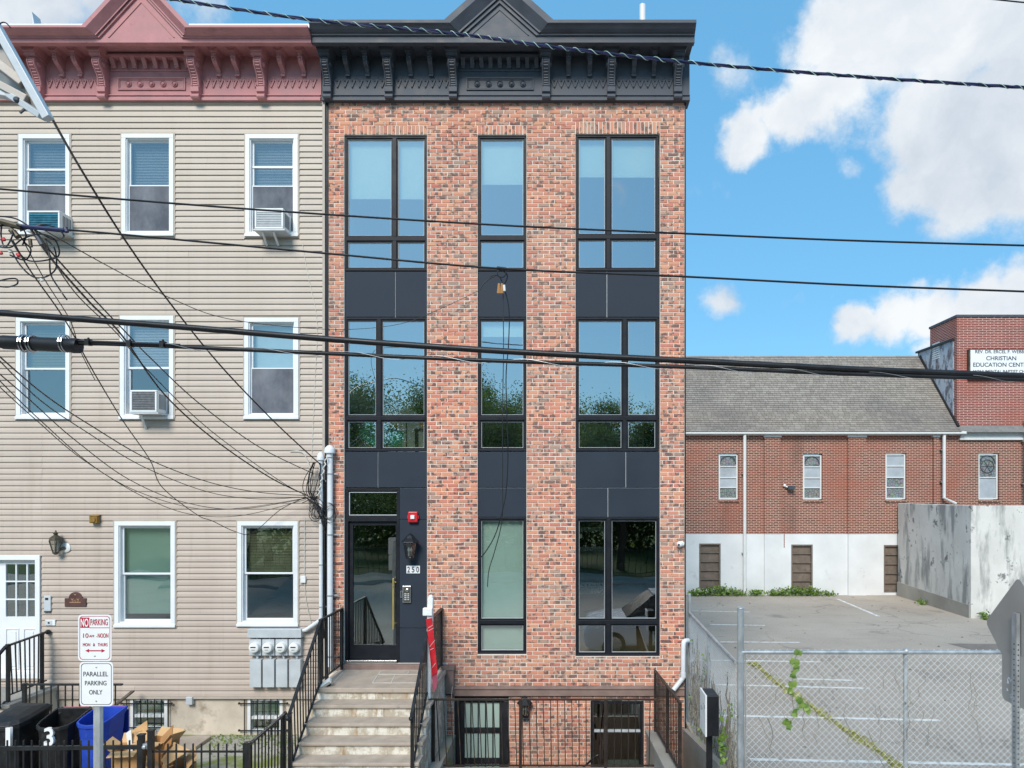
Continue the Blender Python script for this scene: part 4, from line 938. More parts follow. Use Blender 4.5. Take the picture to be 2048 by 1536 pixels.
# electric meters
t = thing('meter_bank', 'bank of four electric meters with grey disconnect boxes on the siding', 'meter bank', (fx(555), F-.05, fz(1372)))
q = rect(503, 609, 1255, 1272); m = MB(); m.box(q[0], q[1], F-.16, F-.02, q[2], q[3]); obj('trough', m, 'grey_box', t, bevel=.005)
for i in range(4):
    cx = 516+i*26.2; q = rect(cx-12, cx+12, 1275.5, 1308)
    m = MB(); m.box(q[0], q[1], F-.12, F-.02, q[2], q[3]); s = obj('meter_socket', m, 'grey_box', t, bevel=.004)
    X, Z = fx(cx+1), fz(1291)
    m = MB(); m.lathe((X, F-.12, Z), [(.09, 0), (.09, -.03), (.082, -.085), (.05, -.10)], 20, 'y'); obj('meter_dome', m, 'plastic_white', s, smooth=True)
    m = MB(); m.box(X-.045, X+.045, F-.223, F-.219, Z+.005, Z+.025); m.box(X-.03, X+.03, F-.223, F-.219, Z-.035, Z-.028); obj('dial', m, 'sign_ink', s)
    m = MB(); m.tube([(X, F-.07, q[3]), (X, F-.07, fz(1272))], .022, 8); m.tube([(X, F-.07, q[2]), (X+.02, F-.07, fz(1315))], .02, 8); obj('nipple', m, 'grey_box', s)
    cx = 518+i*26; q = rect(cx-11.2, cx+11.2, 1315.5, 1370); m = MB(); m.box(q[0], q[1], F-.15, F-.02, q[2], q[3]); obj('disconnect_box', m, 'grey_box', t, bevel=.004)
# service conduits with weather heads
def conduit(px, py0, py1, r, label, tail=None):
    t = thing('service_conduit', label, 'conduit', (fx(px), F-.09, fz(py1)), 'white service conduits between the houses'); x = fx(px); y = F-.10
    pts = [(x, y, fz(py0)), (x, y, fz(py1))]
    if tail: pts += [(x-.02, y, fz(py1)-.06), (fx(tail[0])+.05, y, fz(tail[1])), (fx(tail[0]), y, fz(tail[1])-.005)]
    m = MB(); m.tube(pts, r, 12); obj('pipe', m, 'pipe_white', t, smooth=True)
    z = fz(py0); m = MB(); m.lathe((x, y-.02, z), [(r*1.1, -.06), (r*1.15, 0), (r*1.9, .01), (r*1.9, .05), (r*1.6, .1), (r*.8, .14), (.01, .15)], 14); obj('weather_head', m, 'pipe_white', t, smooth=True)
    for k_ in range(4): zz = fz(py0+40+k_*(py1-py0-60)/3); m = MB(); m.lathe((x, y, zz), [(r*1.12, -.012), (r*1.12, .012)], 12); m.box(x, x+.14, F-.06, F-.05, zz-.012, zz+.012); obj('strap', m, 'galv', t)
conduit(646, 922, 1232, .034, 'white conduit on the siding side of the joint, ending in the meter trough', (610, 1258))
conduit(664, 908, 1330, .05, 'taller white conduit with round weather head beside the brick edge')
m = MB(); x = fx(655.5)
for dx, r_ in ((-.05, .012), (-.028, .01), (0.01, .012), (.03, .009)): m.tube(smooth_pts([(x+dx+R.uniform(-.01, .01), F-.06-R.random()*.04, fz(960+k_*45)) for k_ in range(8)], 4), r_, 6)
tag(obj('drop_cables', m, 'cable_black'), 'black cables running down between the two white conduits', 'cable')
m = MB()
for k_ in range(5):
    cx, cy, rr = 632+R.uniform(-4, 10), 1022+R.uniform(-8, 8), 8+R.uniform(0, 6)
    m.tube([P(cx+rr*math.cos(a), cy+rr*1.3*math.sin(a), F-.12-R.random()*.03) for a in [2*math.pi*j_/24*1.02 for j_ in range(25)]], .006, 5)
for k_ in range(4):
    cx, cy, rr = 660+R.uniform(-4, 6), 1026+R.uniform(-8, 8), 9+R.uniform(0, 4)
    m.tube([P(cx+rr*math.cos(a), cy+rr*1.3*math.sin(a), F-.17) for a in [2*math.pi*j_/24*1.02 for j_ in range(25)]], .005, 5)
for k_ in range(9):
    a = [(612+R.uniform(-8, 14), 985+R.uniform(-6, 25)), (625+R.uniform(-8, 8), 1000+R.uniform(-12, 12)), (640+R.uniform(-8, 10), 1020+R.uniform(-15, 15)), (652+R.uniform(-5, 5), 1050+R.uniform(-20, 20))]
    m.tube(smooth_pts([P(p, q, F-.12-R.random()*.06) for p, q in a], 6), .007, 5)
tag(obj('cable_tangle', m, 'cable_black'), 'tangle of coiled black cable at the weather heads between the houses', 'cable')
m = MB()
for k_ in range(6):
    a = [(628+R.uniform(-3, 3), 925), (606+R.uniform(0, 22), 950+R.uniform(-8, 10)), (612+R.uniform(-4, 14), 985), (628+R.uniform(-4, 8), 996), (640, 960+R.uniform(-20, 10)), (640, 925)]
    m.tube(smooth_pts([P(p, q, F-.14-R.random()*.05) for p, q in a], 6), .0065, 5)
tag(obj('drip_loops', m, 'cable_black'), 'black drip loops hanging below the smaller weather head', 'cable')
m = MB(); m.tube([P(653-k_*.9+2.2*math.sin(k_*1.9), 912+k_*4.2, F-.21+.012*math.cos(k_*1.9)) for k_ in range(20)], .012, 6); tag(obj('wrapped_cable', m, 'wire_white'), 'white wrapped cable curling out of the taller weather head', 'cable')
m = MB(); m.tube(smooth_pts([P(604, 485, F-.03), P(618, 560, F-.03), P(634, 645, F-.03), P(630, 760, F-.03), P(623, 920, F-.03)], 6), .0045, 5); tag(obj('thin_white_wire', m, 'wire_white'), 'thin white wire slanting down the siding below the top right window', 'wire')
m = MB(); m.tube(smooth_pts([P(580, 903, F-.04), P(596, 902, F-.05), P(608, 908, F-.05), P(618, 930, F-.05), P(622, 948, F-.05), P(612, 968, F-.05)], 5), .008, 5); tag(obj('short_white_cable', m, 'wire_white'), 'short stray white cable left of the weather heads', 'wire')
x, z = fx(608.5), fz(1158); t = thing('junction_box', 'small white junction box right of the ground floor window on the siding', 'junction box', (x, F, z-.06))
m = MB(); m.box(x-.045, x+.045, F-.07, F-.02, z-.06, z+.06); obj('box', m, 'plastic_white', t, bevel=.006); m = MB(); m.tube([P(610, 1035, F-.03), P(609, 1150, F-.04)], .006, 5); m.tube(smooth_pts([P(609, 1166, F-.04), P(612, 1200, F-.04), P(622, 1248, F-.05)], 4), .005, 5); obj('lead', m, 'wire_white', t)

# ================================================================== STOOP OF THE BRICK HOUSE
PX0, PX1, PZ, PY0 = -4.02, -2.12, 1.18, 11.18
RS, TR, NS = .19, .28, 6
t = thing('front_stoop', 'stone front stoop with worn peeling risers leading to the glass door', 'stoop', ((PX0+PX1)/2, 10.8, 0))
m = MB(); m.box(PX0+.03, PX1-.03, PY0+.04, F, 0, PZ-.075); obj('stoop_body', m, 'riser_paint', t)
m = MB(); m.box(PX0, PX1, PY0-.02, F+.0, PZ-.075, PZ); obj('landing_slab', m, 'step_stone', t, bevel=.012)
# flagstone joints on the landing
m = MB()
for (a, b_) in (((688, 1343), (668, 1364)), ((761, 1343), (745, 1366)), ((791, 1349), (782, 1366)), ((818, 1343), (813, 1349))):
    pa, pb = [Vector((fx(q[0], CZ and FPX*(CZ-PZ)/(q[1]-VY)), FPX*(CZ-PZ)/(q[1]-VY), PZ+.003)) for q in (a, b_)]
    m = MB(); m.bar(pa, pb, .014, .006); obj('slab_joint', m, 'slab_joint', t)
for (a, b_) in (((757, 1349), (848, 1349)), ((744, 1366), (840, 1366))):
    pa, pb = [Vector((fx(q[0], FPX*(CZ-PZ)/(q[1]-VY)), FPX*(CZ-PZ)/(q[1]-VY), PZ+.0035)) for q in (a, b_)]; m = MB(); m.bar(pa, pb, .014, .006); obj('slab_joint', m, 'slab_joint', t)
for i in range(1, NS+1):
    zt = PZ-RS*i; yf = PY0-TR*i
    m = MB(); m.box(PX0+.004, PX1-.004, yf-.02, yf+TR+.03, zt-.05, zt); obj('tread', m, 'step_stone', t, bevel=.012)
    m = MB(); m.box(PX0+.03, PX1-.03, yf+TR+.02, yf+TR+.05, zt+.001, zt+RS-.052 if i > 1 else PZ-.076); obj('riser', m, 'riser_paint', t)
    if i < NS: m = MB(); m.box(PX0+.05, PX1-.05, yf+.03, yf+TR+.05, 0, zt-.061); obj('step_core', m, 'riser_paint', t)
# railings --------------------------------------------------------------------------
def rail_run(t, a, b_, ab, bb, n, mat='iron', w=.016, top=.045, top_name='handrail', skip_ends=True):
    a, b_, ab, bb = map(Vector, (a, b_, ab, bb))
    m = MB(); m.bar(a, b_, top, .03); obj(top_name, m, mat, t, bevel=.004)
    m = MB(); m.bar(ab, bb, .03, .02); obj('bottom_rail', m, mat, t)
    for i in range(n):
        k_ = (i+1)/(n+1); p = a.lerp(b_, k_); q = ab.lerp(bb, k_)
        m = MB(); m.bar(q, p-Vector((0, 0, .01)), w); obj('baluster', m, mat, t)
def post(t, p, h, w=.045, mat='iron', cap=True):
    m = MB(); m.box(p[0]-w/2, p[0]+w/2, p[1]-w/2, p[1]+w/2, p[2], p[2]+h)
    if cap: m.box(p[0]-w*.62, p[0]+w*.62, p[1]-w*.62, p[1]+w*.62, p[2]+h, p[2]+h+.02)
    obj('post', m, mat, t)
for (X, lab) in ((-3.965, 'black iron railing on the left side of the front stoop'), (-2.215, 'black iron railing on the right side of the front stoop, beside the red rider sign')):
    t = thing('stoop_railing', lab, 'railing', (X, 11.2, .4), 'stoop railings')
    zt = 2.25
    post(t, (X, 12.33, PZ), zt-PZ-.01); post(t, (X, 11.27, PZ), zt-PZ-.01); post(t, (X, 10.02, PZ-RS*5), 1.13-(PZ-RS*5))
    rail_run(t, (X, 12.35, zt), (X, 11.25, zt), (X, 12.33, PZ+.1), (X, 11.27, PZ+.1), 9)
    rail_run(t, (X, 11.27, zt), (X, 9.95, 1.10), (X, 11.25, PZ+.08), (X, 10.02, .35), 11)
    m = MB(); m.ball((X, 9.94, 1.09), .035, 10, 6); obj('rail_end', m, 'iron', t, smooth=True)
# flood light lying at the railing foot
p = P(652, 1366, 11.25)
t = thing('flood_light', 'small white flood light lying at the corner of the landing', 'light', p-Vector((0, 0, .04)))
Mx = Matrix.Translation(p) @ Matrix.Rotation(rad(-35), 4, 'Y') @ Matrix.Rotation(rad(25), 4, 'X')
m = MB(); m.box(-.09, .09, -.05, .05, -.03, .025); m.xf(Mx); obj('body', m, 'plastic_white', t, bevel=.008)
m = MB(); m.box(-.075, .075, -.056, -.0505, -.022, .018); m.xf(Mx); obj('lens', m, 'lens_clear', t); m = MB(); m.box(-.03, .03, .0, .03, -.08, -.031); m.xf(Mx); obj('bracket', m, 'sign_ink', t)
# areaway railing
AY = 11.2
t = thing('areaway_railing', 'low black iron railing in front of the basement areaway', 'railing', (fx(1080, AY), AY, 0))
x0, x1 = fx(866, AY), fx(1312, AY); za, zb_ = fz(1399, AY), fz(1531, AY)
rail_run(t, (x0-.06, AY, za), (x1+.02, AY, za), (x0, AY, zb_), (x1, AY, zb_), 31, 'iron_gate', .014, .03)
for px in (867, 1041, 1211): post(t, (fx(px, AY), AY, -1.38), za+1.37, .045, 'iron_gate', False)
m = MB(); m.box(fx(858, AY), fx(1345, AY), AY-.09, AY+.03, -1.4, zb_-.035); tag(obj('retaining_wall', m, 'concrete'), 'low concrete wall under the areaway railing', 'wall')
# basement stair cheek wall with railing (rises towards the street)
def cheek(xl, xr, pts, lab):
    m = MB(); m.prism([(y, z) for y, z in pts]+[(pts[-1][0], -1.4), (pts[0][0], -1.4)], 'x', xl, xr); return m
wx0, wx1 = fx(1294, 12.2), fx(1318, 12.2)
t = thing('stair_wall', 'sloping concrete stair wall beside the basement steps', 'wall', ((wx0+wx1)/2, 11, -1.4))
m = MB(); m.prism([(12.3, -1.4), (12.3, .03), (9.3, .40), (9.3, -1.4)], 'x', wx0, wx1); obj('wall', m, 'concrete', t)
m = MB(); m.prism([(12.33, .032), (12.33, .12), (9.3, .475), (9.3, .402)], 'x', wx0-.015, wx1+.015); obj('coping', m, 'concrete', t, bevel=.01)
t = thing('stair_railing', 'black iron railing on the sloping basement stair wall', 'railing', (fx(1316, 12.2), 11, 0))
X = (wx0+wx1)/2+.04
def zc_(y): return .135+(12.2-y)*.117
def zr_(y): return 1.19+(12.2-y)*.094
post(t, (X, 12.2, zc_(12.2)), 1.19-zc_(12.2), .045, 'iron_gate', False); post(t, (X, 10.75, zc_(10.75)), zr_(10.75)-zc_(10.75), .045, 'iron_gate', False); post(t, (X, 9.55, zc_(9.55)), zr_(9.55)-zc_(9.55), .05, 'iron_gate', False)
rail_run(t, (X, 12.22, 1.19), (X, 9.5, zr_(9.5)), (X, 12.2, zc_(12.2)+.06), (X, 9.55, zc_(9.55)+.06), 17, 'iron_gate', .014, .035)
m = MB(); m.prism([(12.4, -1.4), (12.4, .12), (9.3, .66), (9.3, -1.4)], 'x', fx(1366, 12.3), fx(1366, 12.3)+.14); tag(obj('boundary_wall', m, 'concrete'), 'pale concrete boundary wall at the foot of the chain link fence', 'wall')
t = thing('basement_stairs', 'concrete steps going down from the street to the basement', 'stairs', (1.7, 11, -1.4))
for i in range(8): m = MB(); m.box(wx1+.01, fx(1366, 12.3)-.01, 9.3+i*.26, 9.3+(i+1)*.26, -1.4, .05-i*.18); obj('step', m, 'concrete', t)
t = thing('basement_handrail', 'short black handrail low in the areaway before the basement window', 'handrail', P(1180, 1536, 11.7))
m = MB(); m.tube(smooth_pts([P(1150, 1550, 11.8), P(1172, 1530, 11.75), P(1190, 1514, 11.7), P(1198, 1513, 11.7), P(1200, 1545, 11.7)], 5), .018, 8); obj('rail', m, 'iron', t, smooth=True)
m = MB(); m.bar(P(1213, 1410, 12.2), P(1203, 1520, 12.1), .022); tag(obj('leaning_rod', m, 'iron_gate'), 'thin rusty rod leaning at the basement window', 'rod')
# brokers' post with red rider sign
t = thing('sale_sign', 'white sign post with a narrow red rider sign seen edge on beside the stoop', 'sign', P(860, 1396, 11.1))
yy = 11.12; m = MB(); m.bar(P(856.5, 1396, yy), P(861.5, 1196, yy), .085, .085); obj('post', m, 'plastic_white', t, bevel=.008)
m = MB(); m.ball(P(861.5, 1196, yy), .045, 8, 6, (1, 1, 1.2)); obj('post_cap', m, 'plastic_white', t, smooth=True)
m = MB(); a = P(855, 1222, yy-.05); m.box(a.x-.07, a.x+.08, yy-.09, yy+.02, a.z-.07, a.z+.05); obj('sign_arm', m, 'plastic_white', t, bevel=.01)
pts_ = [(852, 1238), (864, 1236), (875, 1345), (864, 1352)]
m = MB(); f_ = [P(q[0], q[1], yy-.10) for q in pts_]; k_ = [P(q[0], q[1], yy-.10)+Vector((.01, .18, 0)) for q in pts_]
m.add(f_+[q+Vector((0, .015, 0)) for q in f_], [(0, 1, 2, 3), (7, 6, 5, 4), (0, 4, 5, 1), (1, 5, 6, 2), (2, 6, 7, 3), (3, 7, 4, 0)]); sb = obj('sign_board', m, 'alarm_red', t)
m = MB()
for (q0, q1) in (((856, 1256), (866, 1250)), ((857, 1262), (867, 1256)), ((859, 1294), (870, 1280)), ((865, 1335), (871, 1326)), ((860, 1300), (868, 1296))): m.bar(P(*q0, yy-.103), P(*q1, yy-.103), .012, .004)
obj('sign_print', m, 'sign_white', sb)
m = MB(); m.add([P(q[0], q[1], yy-.08) for q in ((864, 1352), (875, 1345), (873, 1376), (866, 1385))]+[P(q[0], q[1], yy-.07) for q in ((864, 1352), (875, 1345), (873, 1376), (866, 1385))], [(0, 1, 2, 3), (7, 6, 5, 4), (0, 4, 5, 1), (1, 5, 6, 2), (2, 6, 7, 3), (3, 7, 4, 0)]); obj('rider_tail', m, 'handle_pink', t)
m = MB(); m.tube(smooth_pts([P(905, 1373, F-.1), P(903, 1390, F-.1), P(904, 1405, F-.1), P(899, 1420, F-.1), P(906, 1412, F-.1), P(902, 1402, F-.1)], 5), .006, 5); tag(obj('hanging_wire', m, 'wire_white'), 'short loop of white wire hanging beside the basement door', 'wire')

# ================================================================== LEFT STOOP AND YARD
X = -9.15
t = thing('side_stoop', 'plain concrete stoop below the white panel door', 'stoop', (-10, 12, 0))
m = MB(); m.box(-12, X+.12, 11.35, F-.0, 0, .80); obj('landing', m, 'stucco', t); m = MB(); m.box(-12, X+.15, 11.3, F-.0, .801, .87); obj('landing_slab', m, 'concrete', t, bevel=.012)
for i in range(3): m = MB(); m.box(-12, X+.12, 11.35-.28*(i+1), 11.35-.28*i-.001, 0, .63-.2*i); obj('step', m, 'concrete', t, bevel=.01)
t = thing('side_stoop_railing', 'black iron railing on the landing below the white door', 'railing', (X, 11.8, .87))
post(t, (X, 11.46, .87), .93); post(t, (X, 12.2, .87), .95)
rail_run(t, (X, 12.33, 1.85), (X, 11.4, 1.79), (X, 12.3, 1.0), (X, 11.46, .98), 8); m = MB(); m.bar((X, 11.41, 1.79), (X, 10.7, 1.3), .045, .03); obj('handrail', m, 'iron', t); rail_run(t, (X, 11.40, 1.775), (X, 10.8, 1.36), (X, 11.4, .9), (X, 10.8, .5), 5)
m = MB(); m.ball((X, 12.34, 1.84), .045, 10, 6); obj('rail_end', m, 'iron', t)
YG = 11.15
t = thing('yard_railing', 'black iron railing behind the trash carts', 'railing', (fx(140, YG), YG, 0)); za = fz(1369, YG)
post(t, (fx(49, YG), YG, 0), za, .05); rail_run(t, (fx(45, YG), YG, za), (fx(245, YG), YG, za), (fx(45, YG), YG, .12), (fx(245, YG), YG, .12), 13)
# front fence with gate posts
FY = 9.32
t = thing('yard_fence', 'black iron picket fence along the pavement before the trash carts', 'fence', (fx(150, FY), FY, 0)); za = fz(1497, FY)
m = MB(); m.bar((fx(-30, FY), FY, za), (fx(284, FY), FY, fz(1494, FY)), .035, .055); obj('top_rail', m, 'iron', t, bevel=.004)
m = MB(); m.bar((fx(-30, FY), FY, .15), (fx(284, FY), FY, .15), .03, .04); obj('bottom_rail', m, 'iron', t)
for i in range(19): xx = fx(-18+i*16.3, FY); m = MB(); m.bar((xx, FY, .12), (xx, FY, za+.11), .016); obj('picket', m, 'iron', t)
for px, zt in ((283, fz(1471, FY)), (302, fz(1462, FY))): post(t, (fx(px, FY), FY, 0), zt, .065)
m = MB(); a = P(292, 1492, FY); m.box(a.x-.05, a.x+.05, FY-.03, FY+.02, a.z-.03, a.z+.04); m.ball((a.x+.0, FY-.04, a.z), .03, 8, 5); obj('gate_latch', m, 'galv', t)
t = thing('yard_gate', 'thin black iron picket gate at the foot of the stoop', 'gate', (fx(400, FY), FY, 0)); za = fz(1503, FY)
m = MB(); m.bar((fx(306, FY), FY, za), (fx(494, FY), FY, za), .02, .025); obj('top_rail', m, 'iron', t); m = MB(); m.bar((fx(306, FY), FY, .12), (fx(494, FY), FY, .12), .02, .025); obj('bottom_rail', m, 'iron', t)
for i in range(11): xx = fx(319+i*16.8, FY); m = MB(); m.bar((xx, FY, .1), (xx, FY, fz(1487, FY)), .017); obj('picket', m, 'iron', t)
post(t, (fx(495, FY), FY, 0), fz(1487, FY), .06)
t = thing('walk_railing', 'short level black railing between the yard and the front stoop', 'railing', (-4.26, 9.9, 0))
post(t, (-4.25, 10.5, 0), .95, .06); rail_run(t, (-4.25, 9.32, .93), (-4.25, 10.52, .97), (-4.25, 9.32, .12), (-4.25, 10.5, .12), 10)
m = MB(); m.ball((-4.25, 10.55, .97), .035, 8, 5); obj('rail_end', m, 'iron', t)
# trash carts
def cart(px, py, d, label, mat, num, lid_open, yaw=0, w=.56):
    c = P(px, 1000, d); base = Vector((c.x, d, 0)); ht = fz(py, d)
    t = thing('trash_cart', label, 'trash cart', base, 'trash carts in the yard')
    Mx = Matrix.Translation(base) @ Matrix.Rotation(rad(yaw), 4, 'Z')
    def ring(s, z, dy=0):                                     # rounded-front outline, scale s; back at +y
        pts = [(-.5, .5), (.5, .5), (.5, -.15), (.44, -.36), (.28, -.48), (0, -.53), (-.28, -.48), (-.44, -.36), (-.5, -.15)]
        return [Vector((p[0]*w*s, p[1]*w*1.15*s+dy, z)) for p in pts]
    def loft(rings, close=True):
        m = MB(); n = len(rings[0]); vs = [q for r_ in rings for q in r_]
        fs = [(i*n+k_, i*n+(k_+1) % n, (i+1)*n+(k_+1) % n, (i+1)*n+k_) for i in range(len(rings)-1) for k_ in range(n)]
        if close: fs.append(tuple(range(n))); fs.append(tuple((len(rings)-1)*n+k_ for k_ in range(n)))
        m.add(vs, fs); return m
    def slope(r_): return [Vector((q.x, q.y, q.z+(q.y/w-.2)*.10)) for q in r_]
    m = loft([ring(.78, .06), ring(.80, .3), ring(.88, ht*.72), ring(.90, ht*.74), slope(ring(.95, ht-.05)), slope(ring(1.03, ht-.05)), slope(ring(1.03, ht)), slope(ring(.93, ht)), slope(ring(.92, ht-.04)), ring(.8, .4)]); m.xf(Mx); body = obj('body', m, mat, t, bevel=.006)
    m = MB(); m.tube([(-.2, w*.66, ht+.02), (.2, w*.66, ht+.02)], .018, 8); m.xf(Mx); obj('handle', m, 'handle_pink', t)
    m = MB(); [m.bar((s*.2, w*.52, ht-.05), (s*.2, w*.67, ht+.03), .03) for s in (-1, 1)]; m.xf(Mx); obj('handle_bracket', m, mat, t)
    for s in (-1, 1): m = MB(); m.lathe((s*w*.42, w*.5, .12), [(.12, -.03), (.12, .03)], 16, 'x'); m.xf(Mx); obj('wheel', m, 'rubber', t)
    if lid_open:
        m = MB(); m.box(-w*.5, w*.5, w*.68, w*.72, ht-.62, ht-.02); m.xf(Mx); obj('lid', m, mat, t, bevel=.01)
    else:
        m = loft([slope(ring(1.05, ht+.003)), slope(ring(1.05, ht+.02)), slope(ring(.9, ht+.06)), slope(ring(.45, ht+.085))]); m.xf(Mx); obj('lid', m, mat, t, bevel=.008)
    if num:
        tx = text(num, .13 if num != '1' else .07, .26, (0, 0, 0), 'sign_white', t, 'number', ext=.022, bold=.015)
        off = t.location
        for v in tx.data.vertices: v.co = Mx @ (v.co+off-Vector((0, 0, 0))+Vector((.17 if num == '1' else .02, -w*1.15*.53*.955-.004, ht-.20)))-off
    return t
cart(34, 1430, 10.25, 'black trash cart with closed lid marked 1', 'plastic_dark', '1', False, -4, .54)
cart(124, 1432, 10.25, 'open black trash cart marked 3', 'plastic_dark', '3', True, 3, .5)
cart(199, 1428, 10.3, 'open bright blue recycling cart', 'bin_blue', None, True, -4, .45)
# recycling arrows on the blue cart
# cardboard pile
def carton(cx, cy, d, sx, sy, sz, rz, rx, mat, label, openf=True):
    base = P(cx, cy, d); t = thing('cardboard_box', label, 'cardboard box', base, 'flattened boxes by the fence')
    Mx = Matrix.Translation(base) @ Matrix.Rotation(rad(rz), 4, 'Z') @ Matrix.Rotation(rad(rx), 4, 'X'); th = .006
    for nm, q in (('front_panel', (-sx/2, sx/2, -sy/2, -sy/2+th, 0, sz)), ('back_panel', (-sx/2, sx/2, sy/2-th, sy/2, 0, sz)), ('side_panel', (-sx/2, -sx/2+th, -sy/2+th, sy/2-th, 0, sz)), ('side_panel', (sx/2-th, sx/2, -sy/2+th, sy/2-th, 0, sz)), ('bottom_panel', (-sx/2+th, sx/2-th, -sy/2+th, sy/2-th, 0, th))):
        m = MB(); m.box(*q); m.xf(Mx); obj(nm, m, mat, t)
    if openf:
        for (px0, ax, ang) in (((-sx/2, 0, sz), 'Y', -50), ((sx/2, 0, sz), 'Y', 40)):
            m = MB(); m.box(-th/2, th/2, -sy/2, sy/2, 0, sy*.5); m.xf(Mx @ Matrix.Translation(px0) @ Matrix.Rotation(rad(ang), 4, ax)); obj('flap', m, 'cardboard_inner', t)
        for (py0, ang) in ((-sy/2, 100), (sy/2, -35)):
            m = MB(); m.box(-sx/2, sx/2, -th/2, th/2, 0, sy*.45); m.xf(Mx @ Matrix.Translation((0, py0, sz)) @ Matrix.Rotation(rad(ang), 4, 'X')); obj('flap', m, 'cardboard_inner', t)
    m = MB(); m.box(-sx*.2, sx*.1, -sy/2-.002, -sy/2-.0005, sz*.3, sz*.6); m.xf(Mx); obj('box_label', m, 'paper_white', t)
def sheet(pts, d0, d1, mat, label, th=.008):
    """stiff sheet of board through four picture corners at two depths"""
    f_ = [P(q[0], q[1], d0 if i in (2, 3) else d1) for i, q in enumerate(pts)]; n = (f_[1]-f_[0]).cross(f_[3]-f_[0]).normalized()*th
    m = MB(); m.add(f_+[q+n for q in f_], [(0, 1, 2, 3), (7, 6, 5, 4), (0, 4, 5, 1), (1, 5, 6, 2), (2, 6, 7, 3), (3, 7, 4, 0)]); tag(obj('cardboard_sheet', m, mat), label, 'cardboard')
carton(262, 1580, 9.75, .34, .30, .62, 8, 4, 'cardboard', 'narrow upright cardboard box against the blue cart')
carton(312, 1575, 9.85, .40, .30, .66, -14, -6, 'cardboard_dark', 'tall open cardboard box in the middle of the pile behind the gate posts')
carton(345, 1585, 9.7, .34, .36, .40, 32, 8, 'cardboard', 'low open cardboard box at the right end of the pile')
carton(300, 1600, 9.55, .36, .28, .36, -22, 0, 'cardboard', 'short cardboard box low between the gate posts')
carton(372, 1566, 9.95, .22, .22, .26, 15, 0, 'cardboard_dark', 'small brown box at the end of the cardboard pile', False)
sheet([(255, 1467), (294, 1441), (296, 1480), (256, 1525)], 9.9, 10.05, 'cardboard', 'flat tan cardboard sheet leaning up at the back of the pile')
sheet([(321, 1476), (346, 1450), (342, 1490), (319, 1514)], 9.7, 9.85, 'cardboard_dark', 'orange cardboard panel standing at an angle beside the gate post')
sheet([(319, 1516), (348, 1484), (380, 1500), (330, 1532)], 9.55, 9.75, 'cardboard_inner', 'pale cardboard sheet sloping down at the right of the pile')
sheet([(252, 1466), (262, 1459), (266, 1512), (258, 1516)], 9.8, 9.85, 'paper_white', 'narrow white foam board standing in the cardboard pile')
m = MB(); m.bar(P(266, 1382, 12.2), P(214, 1424, 11.2), .05, .03); tag(obj('leaning_plank', m, 'wood_slat'), 'thin grey plank leaning behind the parking signs', 'plank')
m = MB(); q = rect(377, 390, 1391, 1408); m.box(q[0]-.02, q[1]-.02, F-.06, F+.031, q[2], q[3]-.01); tag(obj('vent_cap', m, 'grey_box', bevel=.01), 'small grey vent cap at the top of the stucco foundation', 'vent')
m = MB(); m.box(fx(345, 11.9), fx(405, 11.9), 11.5, 12.2, .001, .06); tag(obj('paving_slab', m, 'step_stone', bevel=.01), 'loose grey stone slab on the ground by the foundation', 'slab')
# moss and grit patches along the foundation
m = MB()
for i in range(420):
    px, d = R.uniform(420, 600), 12.38-abs(R.gauss(0, .45))
    x_ = fx(px, d); s = R.uniform(.012, .04); a = R.uniform(0, 6.3)
    m.quad((x_, d, .004), (x_+s*math.cos(a), d+s*math.sin(a), R.uniform(.01, .035)), (x_+s*math.cos(a+.9), d+s*math.sin(a+.9), R.uniform(.01, .035)), (x_+s*.5*math.cos(a+1.6), d+s*.5*math.sin(a+1.6), .006), R.random())
o = tag(obj('moss', m, 'weed_leaf', norm=False), 'thin green moss and weeds along the stucco foundation', 'moss', kind='stuff')

# ================================================================== STREET SIGNS
SY = 6.7
t = thing('parking_sign_post', 'galvanised post with two white parking signs, red lettering above black', 'street sign', (fx(193, SY), SY, 0))
xp = fx(193, SY)
m = MB(); m.prism([(xp-.045, SY+.03), (xp-.03, SY-.0), (xp+.03, SY-.0), (xp+.045, SY+.03), (xp+.03, SY+.045), (xp-.03, SY+.045)], 'z', 0, fz(1250, SY)); obj('post', m, 'galv', t)
def sign_plate(px0, px1, py0, py1, border, tilt):
    x0, x1, z0, z1 = fx(px0, SY), fx(px1, SY), fz(py1, SY), fz(py0, SY); r_ = .035; pts = []
    for (cx, cz, a0) in ((x1-r_, z1-r_, 0), (x0+r_, z1-r_, 90), (x0+r_, z0+r_, 180), (x1-r_, z0+r_, 270)):
        pts += [(cx+r_*math.cos(rad(a0+k_*22.5)), cz+r_*math.sin(rad(a0+k_*22.5))) for k_ in range(5)]
    m = MB(); m.prism(pts, 'y', SY-.006, SY-.002); s = obj('sign_plate', m, 'sign_white', t)
    ins = .014; cx, cz = (x0+x1)/2, (z0+z1)/2
    def sc(p, k_): return (cx+(p[0]-cx)*(1-2*k_/(x1-x0)), cz+(p[1]-cz)*(1-2*k_/(z1-z0)))
    m = MB(); n = len(pts); o_ = [sc(p, ins) for p in pts]; i_ = [sc(p, ins+.005) for p in pts]
    for k_ in range(n): a, b_, c_, d_ = o_[k_], o_[(k_+1) % n], i_[(k_+1) % n], i_[k_]; m.quad((a[0], SY-.0068, a[1]), (b_[0], SY-.0068, b_[1]), (c_[0], SY-.0068, c_[1]), (d_[0], SY-.0068, d_[1]))
    obj('border', m, border, s)
    m = MB()
    for zz in (z0+.05, z1-.05): m.lathe((cx, SY-.006, zz), [(.008, 0), (.008, -.004), (.003, -.006)], 8, 'y')
    obj('bolt', m, 'galv', s)
    return s, x0, x1, z0, z1
s, x0, x1, z0, z1 = sign_plate(157, 224, 1229, 1322, 'sign_red', 0)
